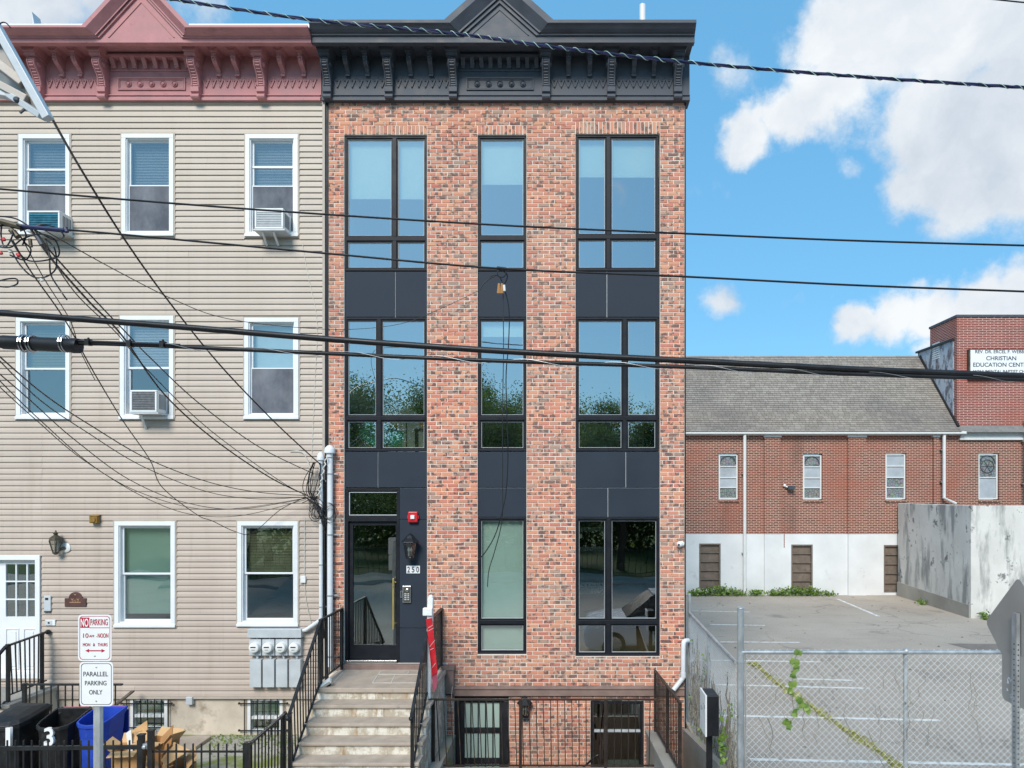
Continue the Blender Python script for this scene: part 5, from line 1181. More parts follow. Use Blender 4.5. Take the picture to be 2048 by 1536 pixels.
w, h = x1-x0, z1-z0; yb = SY-.0072
m = MB(); m.box(x0+.022, x0+.108, yb-.001, yb+.0005, z1-.125, z1-.028); obj('red_patch', m, 'sign_red', s)
text('NO', .074, .078, (x0+.065, yb-.0015, z1-.077), 'sign_white', s, bold=.02); text('PARKING', .165, .06, (x0+.202, yb, z1-.072), 'sign_red', s)
m = MB(); m.box(x0+.108, x1-.022, yb-.001, yb+.0005, z1-.128, z1-.123); obj('rule', m, 'sign_red', s)
text('10', .05, .042, (x0+.075, yb, z1-.20), 'sign_red', s); text('AM  -', .075, .022, (x0+.145, yb, z1-.205), 'sign_red', s); text('NOON', .10, .042, (x0+.24, yb, z1-.20), 'sign_red', s)
text('MON   &   THURS', .235, .030, (x0+.165, yb, z1-.287), 'sign_red', s)
m = MB(); cx = x0+.165; zz = z1-.345; m.prism([(cx-.095, zz), (cx-.06, zz+.017), (cx-.06, zz+.005), (cx+.06, zz+.005), (cx+.06, zz+.017), (cx+.095, zz), (cx+.06, zz-.017), (cx+.06, zz-.005), (cx-.06, zz-.005), (cx-.06, zz-.017)], 'y', yb-.001, yb+.0005); obj('arrow', m, 'sign_red', s)
s, x0, x1, z0, z1 = sign_plate(160, 227, 1323.5, 1412, 'sign_ink', 0)
for i, (tx, ww) in enumerate((('PARALLEL', .235), ('PARKING', .205), ('ONLY', .125))): text(tx, ww, .043, ((x0+x1)/2-.005, yb, z1-.115-i*.087), 'sign_grey_ink', s)
# warning signs seen from behind
DX = .645*5.5; DY = 5.5
t = thing('diamond_sign', 'grey back of a diamond road sign on a perforated galvanised post', 'street sign', (DX, DY, 0))
m = MB(); zc2 = fz(1264, DY); hh = .435; r_ = .05
pts = []
for k_ in range(4):
    a0 = k_*90; cxx, czz = (hh-r_*1.414)*math.cos(rad(a0)), (hh-r_*1.414)*math.sin(rad(a0))
    pts += [(DY+cxx+r_*math.cos(rad(a0-45+j_*22.5)), zc2+czz+r_*math.sin(rad(a0-45+j_*22.5))) for j_ in range(5)]
m.prism(pts, 'x', DX, DX+.003); obj('diamond_plate', m, 'sign_back', t)
m = MB(); zz0, zz1 = fz(1398, 5.7), fz(1300, 5.7); y0, y1 = DY-.23, DY+.20
pts = []
for (cy, cz, a0) in ((y1-r_, zz1-r_, 0), (y0+r_, zz1-r_, 90), (y0+r_, zz0+r_, 180), (y1-r_, zz0+r_, 270)): pts += [(cy+r_*math.cos(rad(a0+j_*22.5)), cz+r_*math.sin(rad(a0+j_*22.5))) for j_ in range(5)]
m.prism(pts, 'x', DX-.006, DX-.003); pl_ = obj('square_plate', m, 'sign_back', t)
m = MB()
for k_ in range(12):
    yy_ = DY+.02+R.random()*.12; zz_ = zz0+.05+R.random()*.14; m.tube(smooth_pts([(DX-.0075, yy_+R.uniform(-.02, .02), zz_+R.uniform(-.015, .015)) for j_ in range(4)], 3), .0025, 4)
obj('scribble', m, 'sign_white', pl_)
m = MB(); m.prism([(DX-.035, DY-.03), (DX-.008, DY-.03), (DX-.008, DY+.03), (DX-.035, DY+.03)], 'z', 0, fz(1226, DY)); obj('post', m, 'galv', t)
m = MB()
for k_ in range(70): m.box(DX-.0358, DX-.0352, DY-.006, DY+.006, .3+k_*.0254*1.6, .3+k_*.0254*1.6+.011); m.box(DX-.026, DX-.016, DY-.0308, DY-.0302, .3+k_*.0254*1.6, .3+k_*.0254*1.6+.011)
obj('post_holes', m, 'sign_ink', t)
# white faced black box on a post by the fence
BD = 9.0
t = thing('key_box', 'black box with a scuffed white face on a black post by the chain link fence', 'mailbox', (fx(1412, BD), BD, 0))
a, b_ = P(1391, 1376, BD+.3), P(1413, 1372, BD)
x_ = fx(1414, BD); zt, zb_ = fz(1392, BD), fz(1473, BD); xw = fx(1390, BD)
m = MB(); m.box(x_-.0, x_+.155, BD, BD+.36, zb_, zt); obj('body', m, 'box_black', t, bevel=.01)
m = MB(); m.box(x_-.022, x_-.001, BD-.008, BD+.37, zb_-.005, zt+.008); fc = obj('white_face', m, 'plastic_white', t, bevel=.006)
m = MB(); [m.box(x_-.0235, x_-.0225, BD+.05+.07*k_, BD+.07+.07*k_, zb_+.2+R.random()*.25, zb_+.23+R.random()*.25) for k_ in range(4)]; obj('mark', m, 'sign_grey_ink', fc)
m = MB(); m.box(x_+.03, x_+.10, BD+.14, BD+.21, 0, zb_); obj('post', m, 'box_black', t)

# ================================================================== CHAIN LINK FENCES
def chain(p0, p1, zb_, zt, pitch=.088, r_=.0022):
    """woven wires between two ground points"""
    p0 = Vector(p0); p1 = Vector(p1); L = (p1-p0).length; u = (p1-p0)/L; nrm = Vector((u.y, -u.x, 0)); H = zt-zb_; m = MB()
    n = int((L+H)/pitch)+1
    for s in (1, -1):
        for i in range(n):
            off = i*pitch-(H if s > 0 else 0)
            a0, z0 = off, 0.; a1, z1 = off+H*s if s > 0 else off-H, H
            if s < 0: a0, a1 = off, off-H
            # clip to 0..L
            q0, q1 = 0., 1.
            for val in (0, L):
                den = a1-a0; tt = (val-a0)/den
                if (val == 0) == (den > 0): q0 = max(q0, tt)
                else: q1 = min(q1, tt)
            if q1-q0 < .01: continue
            A = p0+u*(a0+(a1-a0)*q0)+Vector((0, 0, zb_+H*q0)); B = p0+u*(a0+(a1-a0)*q1)+Vector((0, 0, zb_+H*q1))
            m.tube([A+nrm*.004*s, B+nrm*.004*s], r_, 5, False)
    return m
CY = 8.8
t = thing('chain_link_fence', 'galvanised chain link fence with top rail along the front of the parking lot', 'fence', (fx(1750, CY), CY, LOTZ))
xa, xb = fx(1482, CY), fx(2260, CY); zr = fz(1304.5, CY)
m = MB(); m.tube([(xa, CY, zr), (xb, CY, zr-.0)], .025, 10); obj('top_rail', m, 'galv', t, smooth=True)
m = MB(); m.tube([(xa, CY+.02, LOTZ-.3), (xa, CY+.02, fz(1217, CY))], .043, 14); m.ball((xa, CY+.02, fz(1217, CY)), .047, 12, 6, (1, 1, .5)); obj('terminal_post', m, 'galv', t, smooth=True)
for px in (1813, 2146):
    m = MB(); m.tube([(fx(px, CY), CY+.03, LOTZ-.1), (fx(px, CY), CY+.03, zr-.02)], .027, 10); m.ball((fx(px, CY), CY+.01, zr+.01), .04, 10, 6); obj('line_post', m, 'galv', t, smooth=True)
o = obj('chain_link_mesh', chain((xa+.05, CY, 0), (xb, CY, 0), LOTZ+.02, zr+.035), 'mesh_wire', t, norm=False); o['kind'] = 'stuff'
m = MB(); m.tube([(xa+.055, CY-.01, LOTZ), (xa+.055, CY-.01, zr)], .008, 5); m.tube([(xa+.03, CY-.01, LOTZ+.05), (xb, CY-.01, LOTZ+.05)], .003, 4); obj('tension_bar', m, 'galv', t)
m = MB(); [m.lathe((xa, CY+.02, zz), [(.048, -.012), (.048, .012)], 14) for zz in (zr-.02, zr-.12, 1.4, .8)]; obj('band', m, 'galv', t)
t = thing('side_chain_link_fence', 'chain link fence running back from the corner post to the brick house', 'fence', (2.2, 10.6, LOTZ))
A = Vector((xa-.05, CY+.05, 0)); B = Vector((2.185, 12.5, 0)); zt = fz(1327, CY)
m = MB(); m.tube([(A.x, A.y, zt), (B.x, B.y, zt)], .022, 10); obj('top_rail', m, 'galv', t, smooth=True)
m = MB(); m.tube([(B.x+.0, B.y, 0), (B.x, B.y, fz(1190, 12.4))], .03, 12); m.ball((B.x, B.y, fz(1190, 12.4)), .032, 10, 6, (1, 1, .5)); obj('end_post', m, 'galv', t, smooth=True)
mid = A.lerp(B, .5); m = MB(); m.tube([(mid.x, mid.y+.0, 0), (mid.x, mid.y, zt)], .025, 10); obj('line_post', m, 'galv', t)
o = obj('chain_link_mesh', chain(A, B, .1, zt+.03, .075), 'mesh_wire', t, norm=False); o['kind'] = 'stuff'
def leaves(m, c, n, spread, size, flat=None):
    for _ in range(n):
        p = Vector(c)+Vector((R.gauss(0, spread[0]), R.gauss(0, spread[1]), R.gauss(0, spread[2])))
        s = size*R.uniform(.6, 1.3); u = Vector((R.gauss(0, 1), R.gauss(0, 1), R.gauss(0, 1))).normalized(); v = u.cross(Vector((R.gauss(0, 1), R.gauss(0, 1), R.gauss(0, 1)))).normalized()
        m.quad(p-u*s*.5, p+v*s*.32, p+u*s*.5, p-v*s*.32, R.random())
# dry vines in the side fence
m = MB()
for i in range(260):
    k_ = R.random(); p = A.lerp(B, k_); x_ = p.x+.015*R.choice((-1, 1)); z_ = R.uniform(.1, .5); pts = [(x_, p.y, z_)]
    for j_ in range(R.randint(4, 9)): q = pts[-1]; pts.append((p.x+R.uniform(-.03, .03), q[1]+R.uniform(-.07, .07), min(zt-.05, q[2]+R.uniform(.05, .22))))
    m.tube(pts, R.uniform(.003, .007), 4, False, R.random())
t2 = thing('fence_vine', 'dry brown vines with a few green leaves woven into the side chain link fence', 'vine', (2.2, 10.6, .1)); obj('stem', m, 'dry_vine', t2, norm=False)['kind'] = 'stuff'
m = MB()
for i in range(26): k_ = R.random(); p = A.lerp(B, k_); leaves(m, (p.x, p.y, R.uniform(.3, 1.7)), R.randint(3, 9), (.03, .06, .07), .055)
leaves(m, (fx(1447, 9.0), 9.05, 1.0), 40, (.02, .06, .16), .085); obj('foliage', m, 'vine_leaf', t2, norm=False)
# climbing vine on the front fence
t2 = thing('leafy_vine', 'thin vine with bright green leaves climbing the front chain link fence', 'vine', P(1590, 1536, CY))
vp = [(1576, 1452), (1590, 1430), (1596, 1400), (1580, 1382), (1587, 1350), (1589, 1322), (1596, 1306)]
m = MB(); m.tube(smooth_pts([P(p, q, CY-.012) for p, q in vp], 5), .004, 4, True, .4); obj('stem', m, 'dry_vine', t2)
m = MB()
for (p, q) in vp+[(1584, 1372), (1600, 1412), (1592, 1338), (1612, 1418), (1574, 1446)]:
    for k_ in range(4):
        c = P(p+R.uniform(-5, 5), q+R.uniform(-5, 5), CY-.02-R.random()*.03); s = R.uniform(.03, .055); a = R.uniform(0, 6.3)
        pts = [c+Vector((s*r_*math.cos(a+g), R.uniform(-.012, .012), s*r_*math.sin(a+g))) for g, r_ in ((0, 1.1), (.9, .75), (2.2, .8), (3.1, .45), (4.1, .8), (5.4, .75))]
        m.add(pts, [(0, 1, 2, 3, 4, 5)], R.random())
obj('foliage', m, 'vine_leaf', t2, norm=False)
t2 = thing('dead_vine', 'scattered dead brown vine stems caught in the front chain link fence', 'vine', P(1700, 1536, CY))
m = MB()
for i in range(34):
    px, py = R.uniform(1500, 1960), R.uniform(1330, 1480); pts = [(px, py)]
    for j_ in range(R.randint(3, 6)): pts.append((pts[-1][0]+R.uniform(-9, 9), pts[-1][1]+R.uniform(4, 20)))
    m.tube([P(a, b_, CY-.008+R.uniform(-.008, .008)) for a, b_ in pts], R.uniform(.0025, .0045), 4, False, R.random())
obj('stem', m, 'dry_vine', t2, norm=False)['kind'] = 'stuff'
m = MB()
for i in range(46):
    c = P(R.uniform(1500, 1960), R.uniform(1340, 1520), CY-.01); leaves(m, c, 2, (.01, .006, .01), .03)
obj('foliage', m, 'dry_vine', t2, norm=False)

# ================================================================== PARKING LOT
def lot_d(py): return FPX*(CZ-LOTZ)/(py-VY)
def lot_line(a, b_, w=.10):
    d0, d1 = lot_d(a[1]), lot_d(b_[1]); p = Vector((fx(a[0], d0), d0, LOTZ+.004)); q = Vector((fx(b_[0], d1), d1, LOTZ+.004)); u = (q-p).normalized(); n = Vector((-u.y, u.x, 0))*w/2
    m = MB(); m.quad(p-n, q-n, q+n, p+n); o = obj('parking_line', m, 'line_paint'); o['kind'] = 'structure'
for a, b_ in (((1500, 1519), (2200, 1533)), ((1390, 1430), (1880, 1441)), ((1380, 1368), (1740, 1377)), ((1595, 1358), (1705, 1361)), ((1380, 1320), (1640, 1324)), ((1440, 1284), (1600, 1285)), ((1420, 1249), (1530, 1251)), ((1385, 1222), (1500, 1224))): lot_line(a, b_)
lot_line((1675, 1198), (1758, 1233), .12)
# mossy crack
m = MB(); cp = smooth_pts([Vector((fx(q[0], lot_d(q[1])), lot_d(q[1]), LOTZ)) for q in ((1505, 1326), (1540, 1355), (1580, 1385), (1640, 1425), (1690, 1460), (1740, 1492), (1800, 1536), (1830, 1565))], 30)
for p in cp:
    dn_ = mnoise.noise(Vector((p.y*1.4, 3, 1)))
    for k_ in range(max(0, int(11+12*dn_))):
        w_ = .028+.02*math.sin(p.y*5)+.03*R.random(); q = p+Vector((R.gauss(0, w_), R.gauss(0, .05), .004)); s = R.uniform(.015, .05); a = R.uniform(0, 6.3)
        m.quad(q, q+Vector((s*math.cos(a), s*math.sin(a), R.uniform(.005, .03))), q+Vector((s*math.cos(a+1), s*math.sin(a+1), R.uniform(.005, .04))), q+Vector((s*.6*math.cos(a+1.8), s*.6*math.sin(a+1.8), .003)), R.random())
tag(obj('crack_moss', m, 'moss', norm=False), 'yellow green moss growing along a long crack in the parking lot', 'moss', kind='stuff')
m = MB()
for i in range(900):
    d = R.uniform(9.2, 27.6); x_ = R.uniform(2.4, 12.8); s_ = R.uniform(.006, .02) if R.random() < .9 else R.uniform(.03, .05); a = R.uniform(0, 6.3)
    m.add([(x_+s_*math.cos(a+g)*R.uniform(.7, 1.2), d+s_*math.sin(a+g), LOTZ+.002) for g in (0, 1.6, 3.1, 4.7)]+[(x_, d, LOTZ+s_*.8)], [(0, 1, 4), (1, 2, 4), (2, 3, 4), (3, 0, 4)], R.random())
tag(obj('grit', m, 'dry_vine', norm=False), 'loose grit and dry leaves scattered over the parking lot', 'grit', kind='stuff')
# manhole-like dark patch
m = MB(); d0 = lot_d(1293); m.prism([(fx(1925, d0), d0-.4), (fx(2010, d0), d0-.5), (fx(2015, d0), d0+.3), (fx(1910, d0), d0+.35)], 'z', LOTZ+.002, LOTZ+.005); o = obj('asphalt_patch', m, 'stain'); o['kind'] = 'structure'

# ================================================================== CHURCH
C = 28.0; CS = FPX/C
def cx_(px): return fx(px, C)
def cz_(py): return fz(py, C)
church = thing('church', 'old red brick church hall with grey shingle roof and white painted base', 'church', (14, 32, LOTZ))
EZ, BZ = cz_(868), cz_(1068)
XR = cx_(1912)
wins = [rect2 for rect2 in [(cx_(a), cx_(b_), cz_(d), cz_(c)) for a, b_, c, d in ((1437, 1477, 907, 1000), (1606, 1645, 908, 1000), (1771, 1813, 906, 1000), (1957, 1998, 906, 1000))]]
low = [(cx_(a), cx_(b_), cz_(d), cz_(c)) for a, b_, c, d in ((1398, 1441, 1087, 1177), (1582, 1625, 1089, 1180), (1767, 1808, 1090, 1185))]
obj('wall', wall_mb(2.5, 40, BZ, EZ+.1, wins, C, C+.4), 'church_brick', church)
obj('base_wall', wall_mb(2.5, 40, LOTZ-.3, BZ, low, C-.03, C+.4), 'white_base', church)
for a, b_ in ((1528, 1560), (1695, 1730), (1865, 1876)):
    m = MB(); m.box(cx_(a), cx_(b_), C-.10, C+.1, BZ+.002, EZ-.06); obj('pilaster', m, 'church_brick', church)
    m = MB(); m.box(cx_(a)-.01, cx_(b_)+.01, C-.12, C+.1, LOTZ-.2, BZ); obj('pilaster_base', m, 'white_base', church)
    m = MB(); m.box(cx_(a)-.03, cx_(b_)+.03, C-.13, C+.1, EZ-.14, EZ-.06); obj('pilaster_cap', m, 'church_trim', church)
def church_window(q, k_):
    a, b_, c, d = q; m = MB(); frame_rect(m, a+.02, b_-.02, c+.03, d-.03, .055, C+.06, C+.2); w = obj('window', m, 'church_trim', church)
    m = MB(); m.box(a-.01, b_+.03, C-.05, C+.15, c-.09, c-.0); obj('brick_sill', m, 'church_brick', w)
    zs = [d-.085]+[d-.03-(d-c-.06)*f_ for f_ in ((.27, .52, .74) if k_ != 3 else (.52,))]+[c+.085]
    for i in range(len(zs)-1):
        if i: m = MB(); m.box(a+.075, b_-.075, C+.07, C+.15, zs[i]-.018, zs[i]+.018); obj('glazing_bar', m, 'church_trim', w)
        mt = {0: ('stained_glass', 'milky_glass', 'milky_glass', 'stained_glass'), 1: ('stained_glass', 'milky_glass', 'milky_glass', 'stained_glass'), 2: ('milky_glass', 'milky_glass', 'stained_glass', 'stained_glass'), 3: ('stained_glass', 'milky_glass')}[k_][i]
        m = MB(); m.box(a+.07, b_-.07, C+.11, C+.12, zs[i+1]+.01, zs[i]-.01); obj('pane', m, mt, w)
    if k_ in (0, 1, 3):
        cxm = (a+b_)/2; r0 = (b_-a)/2-.10; m = MB()
        m.tube([(cxm+r0*math.cos(g), C+.105, d-.1-r0+r0*math.sin(g)) for g in [math.pi*j_/12 for j_ in range(13)]], .025, 6); obj('arch_tracery', m, 'sign_grey_ink', w)
    if k_ == 3:
        m = MB(); zc3 = d-.1-r0-.12
        for j_ in range(6): g = math.pi*j_/3; m.bar((cxm, C+.104, zc3), (cxm+r0*.8*math.cos(g), C+.104, zc3+r0*.8*math.sin(g)), .035, .01)
        m.tube([(cxm+r0*.85*math.cos(g), C+.104, zc3+r0*.85*math.sin(g)) for g in [2*math.pi*j_/20 for j_ in range(21)]], .02, 5); obj('rose_tracery', m, 'sign_grey_ink', w)
for k_, q in enumerate(wins): church_window(q, k_)
for q in low:
    a, b_, c, d = q; m = MB(); frame_rect(m, a+.01, b_-.01, c+.01, d-.01, .05, C-.02, C+.12); w = obj('louvred_opening', m, 'wood_slat', church)
    m = MB(); m.box(a+.06, b_-.06, C+.07, C+.1, c+.06, d-.06); obj('backing', m, 'wood_slat', w)
    for k_ in range(1, 5): zz = c+(d-c)*k_/5; m = MB(); m.box(a+.055, b_-.055, C+.01, C+.07, zz-.025, zz+.02); obj('slat', m, 'wood_slat', w)
# eave, gutter, roof
RY, RZ = C+2.9, fz(712, C+2.9)
m = MB(); m.box(2.5, XR+.25, C-.32, C-.14, EZ-.02, EZ+.08); obj('gutter', m, 'church_trim', church, bevel=.015)
m = MB(); m.box(2.5, XR+.1, C-.14, C+.0, EZ-.055, EZ-.0); obj('soffit', m, 'church_trim', church)
ey, ez = C-.34, EZ+.07; sl_ = Vector((0, RY-ey, RZ-ez)); Ls = sl_.length; su = sl_/Ls; sn = Vector((0, -su.z, su.y))
m = MB(); m.add([(2.5, ey+.02, ez-.02), (20, ey+.02, ez-.02), (20, RY, RZ-.03), (2.5, RY, RZ-.03), (2.5, RY+4, EZ), (20, RY+4, EZ)], [(0, 1, 2, 3), (3, 2, 5, 4)]); obj('roof_deck', m, 'shingle_plain', church, norm=False)
m = MB(); rows = 38; e_ = Ls/rows
def roof_x_max(y): return XR+.05
for r_ in range(rows):
    x_ = 2.5-R.random()*.3
    while x_ < XR+.04:
        w_ = R.choice((.14, .17, .2, .25)); x2 = min(x_+w_, XR+.04); base = Vector((0, ey, ez))+su*(e_*r_); top = base+su*(e_*1.02); lift = .022+R.random()*.006
        v0, v1, v2, v3 = base+sn*lift, base, top+sn*.004, top
        m.add([(x_+.004, v0.y, v0.z), (x2-.004, v0.y, v0.z), (x2-.004, v2.y, v2.z), (x_+.004, v2.y, v2.z), (x_+.004, v1.y, v1.z), (x2-.004, v1.y, v1.z)], [(0, 1, 2, 3), (4, 5, 1, 0)], R.uniform(.02, 1)); x_ = x2
o = obj('shingles', m, 'shingle', church, norm=False); o['kind'] = 'stuff'
# tower block with sign
tow = thing('church_tower', 'taller red brick block of the church bearing the education center sign', 'church tower', (20, 31, LOTZ))
TZ = fz(634, C-.06)
m = MB(); m.box(XR-.0, 40, C-.06, C+2.0, cz_(858), TZ); obj('brick_block', m, 'tower_brick', tow)
m = MB(); m.box(XR-.03, 40, C-.09, C+2.05, TZ, TZ+.09); obj('parapet_coping', m, 'cornice_black', tow)
m = MB(); m.box(XR+.15, 40, C-.07, C+.2, cz_(876), cz_(858)-.002); m.box(XR+.1, 40, C-.12, C+.2, cz_(880), cz_(876)-.002); obj('stone_band', m, 'church_trim', tow)
m = MB(); zt1 = fz(672, C+.2); m.prism([(C+.15, EZ+.2), (C+.15, TZ-.9), (RY+.1, RZ+.15), (RY+.1, RZ-1.0)], 'x', XR-.02, XR+.3); obj('side_wall', m, 'peeling', tow)
m = MB(); m.bar((XR-.05, C+.1, TZ-.86), (XR-.05, RY+.15, RZ+.18), .12, .08); obj('side_coping', m, 'sign_ink', tow)
m = MB(); q = Vector((XR-.03, C+1.55, (RZ+TZ)/2-.9));
for k_ in range(8): m.box(XR-.035, XR-.021, C+1.2, C+1.75, q.z+k_*.09, q.z+k_*.09+.05)
obj('louvre_vent', m, 'church_trim', tow)
m = MB(); f0 = Vector((XR-.03, ey+.2, ez+.25)); m.bar((XR-.02, ey+.15, ez+.2), (XR-.02, RY-.1, RZ-.05), .10, .14); obj('roof_flashing', m, 'sign_ink', tow)
t = thing('church_sign', 'white rectangular sign board with black lettering on the church tower', 'sign', (cx_(2010), C-.2, cz_(757)))
sx0, sx1, sz0, sz1 = fx(1939, C-.21), fx(2106, C-.21), fz(758, C-.2), fz(698, C-.2)
m = MB(); m.box(sx0-.02, sx1+.05, C-.20, C-.061, sz0, sz1); obj('sign_box', m, 'bronze', t); m = MB(); m.box(sx0+.04, sx1, C-.212, C-.2005, sz0+.04, sz1-.04); pf = obj('sign_face', m, 'sign_white', t)
mid_ = (sx0+sx1)/2+.02; hh_ = sz1-sz0; yb = C-.214
def ln(tx, pxa, pxb, py, h_, mt='sign_grey_ink'):
    a, b_ = fx(pxa, C-.2), fx(pxb, C-.2); text(tx, b_-a, h_, ((a+b_)/2, yb, fz(py, C-.2)), mt, pf, 'lettering', ext=.004, bold=.012)
ln('REV. DR. ERCEL F. WEBB', 1950, 2047.5, 703.5, .13); ln('CHRISTIAN', 1972, 2032, 716.5, .165); ln('EDUCATION CENTER', 1946, 2060, 729.5, .165); ln('MONUMENTAL BAPTIST CHURCH', 1946, 2072, 743, .12)
# gutters' downspouts, wall flood lamp, conduit
def spout(px, y0, y1, lab, bend=None):
    t = thing('downspout', lab, 'downspout', (cx_(px), C-.2, cz_(y1)), 'church downspouts'); X_ = cx_(px)
    pts = [(X_, C-.2, cz_(y0)), (X_, C-.2, cz_(y1))]+([(cx_(bend[0]), C-.2, cz_(bend[1]))] if bend else [])
    m = MB(); m.tube(pts, .062, 8); obj('pipe', m, 'church_trim', t)
    for k_ in range(2): zz = cz_(y0+(y1-y0)*(k_+.5)/2); m = MB(); m.box(X_-.09, X_+.09, C-.15, C-.0, zz-.02, zz+.02); obj('strap', m, 'galv', t)
spout(1487, 868, 1185, 'long white downspout on the church wall running to the ground')
spout(1883, 868, 996, 'white downspout with a bent foot above the concrete block', (1906, 1007))
spout(2045, 840, 1010, 'pale downspout at the right edge of the church wall')
t = thing('wall_flood_lamp', 'small flood lamp with a thin conduit on the church brick', 'wall lamp', (cx_(1572), C-.1, cz_(975)))
m = MB(); m.tube([(cx_(1568), C-.03, cz_(972)), (cx_(1568), C-.03, cz_(1095))], .018, 6); obj('conduit', m, 'church_brick', t); m = MB(); m.box(cx_(1573), cx_(1586), C-.25, C-.08, cz_(979), cz_(972)); obj('lamp_head', m, 'sign_grey_ink', t); m = MB(); m.ball((cx_(1568), C-.08, cz_(971)), .06, 8, 6); m.tube([(cx_(1568), C-.08, cz_(972)), (cx_(1576), C-.14, cz_(975))], .03, 6); obj('lamp_bracket', m, 'plastic_white', t)
# concrete block wall
t = thing('concrete_block', 'large stained pale concrete enclosure at the back of the parking lot', 'enclosure', (20, 25, LOTZ))
xk = fx(1942, 22.8); zk = fz(1011, 22.8)
m = MB(); m.prism([(xk, 22.8), (40, 22.8), (40, 23.1), (xk+.3, 23.1), (xk+.3, C-.15), (xk, C-.15)], 'z', LOTZ-.1, zk); obj('wall', m, 'stained_wall', t, bevel=.02)
m = MB(); m.prism([(22.86, LOTZ), (C-.16, LOTZ), (C-.16, LOTZ+.55), (22.86, LOTZ+.42)], 'x', xk-.035, xk-.001); obj('footing', m, 'concrete', t)
# weeds along the church and block
def weed(px, d, h, w_, lab, n=140):
    p = Vector((fx(px, d), d, LOTZ)); t = thing('weed_clump', lab, 'weeds', p, 'weeds at the foot of the church wall'); m = MB(); s_ = MB()
    for k_ in range(7): s_.tube([p+Vector((R.uniform(-w_, w_)*.5, R.uniform(-.1, .1), 0)), p+Vector((R.uniform(-w_, w_), R.uniform(-.2, .1), h*R.uniform(.6, 1)))], .006, 4, False, .5)
    obj('stem', s_, 'weed_leaf', t, norm=False); leaves(m, p+Vector((0, -.05, h*.5)), n, (w_*.5, .12, h*.28), .11); obj('foliage', m, 'weed_leaf', t, norm=False)
wp = [(1388, .45, .22), (1408, .6, .35), (1430, .75, .4), (1452, .7, .35), (1475, .5, .35), (1513, .55, .25), (1549, .5, .32), (1570, .6, .4), (1592, .65, .4), (1612, .75, .42), (1632, .5, .3), (1660, .3, .25)]
words = ['leftmost weed clump by the brick house corner', 'weed clump under the left louvred opening', 'tall weed clump right of the left louvred opening', 'weed clump left of the long downspout', 'weed clump at the foot of the long downspout', 'lone weed clump between the downspout and pilaster', 'weed clump right of the pilaster base', 'weed clump left of the middle louvred opening', 'weed clump under the left side of the middle louvred opening', 'tallest weed clump, under the middle louvred opening', 'weed clump just right of the middle louvred opening', 'low weed clump before the middle pilaster']
for (px, h_, w_), wd in zip(wp, words): weed(px, C-.2, h_*.5, w_*1.25, 'green '+wd, int(230*h_))
weed(1843, 25.6, .2, .2, 'small green weed tuft at the footing of the concrete block', 40); weed(1968, 22.6, .28, .14, 'small weed tuft at the front corner of the concrete block', 50)

# ================================================================== CABLES
def cable(name, label, pts, r_, mat, n=8, sides=7, cat='cable', group=None):
    m = MB(); m.tube(smooth_pts([P(*q) for q in pts], n), r_, sides); o = obj(name, m, mat, smooth=True); return tag(o, label, cat, group)
HV = 6.0
lp = [(250, -16), (330, -4), (620, 39), (900, 66), (1100, 93), (1370, 124), (1700, 152), (2048, 175), (2200, 181)]
t = thing('twisted_power_cable', 'twisted dark power cable with pale spiral wrap crossing the top of the picture', 'cable', P(1134, 98, HV))
core = smooth_pts([P(*q, HV) for q in lp], 40)
for ph in (0, 2.1, 4.2):
    m = MB(); pts = []
    for i, p in enumerate(core): a = i*.33+ph; pts.append(p+Vector((0, math.cos(a), math.sin(a)))*.0075)
    m.tube(pts, .0068, 5); obj('strand', m, 'cable_purple', t, smooth=True)
m = MB(); pts = []
c2 = smooth_pts([P(*q, HV) for q in lp], 160)
for i, p in enumerate(c2): a = i*.33; pts.append(p+Vector((0, math.cos(a), math.sin(a)))*.0155)
m.tube(pts, .003, 4); obj('spiral_wrap', m, 'wrap_green', t)
cable('power_line', 'thin upper power line crossing the top floor windows', [(-60, 373, 5), (0, 378, 5), (350, 407, 5), (700, 432, 5), (1030, 452, 5), (1365, 467, 5), (1700, 481, 5), (2048, 491, 5), (2120, 493, 5)], .0072, 'cable_black')
cable('power_line', 'second thin power line crossing just below the top floor windows', [(-60, 448, 5), (20, 452, 5), (200, 465, 5), (655, 507, 5), (1000, 537, 5), (1365, 553, 5), (1700, 570, 5), (2048, 583, 5), (2120, 586, 5)], .0075, 'cable_black')
cable('telecom_cable', 'thickest black telecom cable crossing at the middle floor windows', [(-60, 621, 4.2), (0, 626, 4.2), (350, 653, 4.2), (655, 678, 4.2), (1000, 702, 4.2), (1365, 721, 4.2), (1700, 738, 4.2), (2048, 752, 4.2), (2120, 755, 4.2)], .0185, 'cable_black', sides=10)
cable('telecom_cable', 'thinner black telecom cable running from the splice case under the thickest cable', [(155, 686, 4.2), (300, 691, 4.2), (655, 707, 4.2), (1000, 722, 4.2), (1365, 734, 4.2), (1700, 748, 4.2), (2048, 759, 4.2), (2120, 762, 4.2)], .0125, 'cable_black', sides=9)
m = MB(); core = smooth_pts([P(*q, 4.19) for q in ((300, 691), (655, 707), (1000, 722), (1365, 734), (1700, 748), (2048, 759))], 60)
m.tube([p+Vector((0, math.cos(i*.21), math.sin(i*.21)))*.0165 for i, p in enumerate(core)], .0014, 4); tag(obj('lashing_wire', m, 'galv'), 'fine lashing wire wound around the thinner telecom cable', 'wire')
t = thing('splice_case', 'black cylindrical splice case clamped on the telecom cable at the left edge', 'splice case', P(80, 688, 4.2))
m = MB(); a, b_ = P(-60, 681, 4.2), P(158, 692, 4.2); m.tube([a, a.lerp(b_, .3), a.lerp(b_, .31), a.lerp(b_, .93), a.lerp(b_, .95), b_], [.036, .036, .042, .042, .046, .044], 16); obj('case', m, 'cable_black', t, smooth=True)
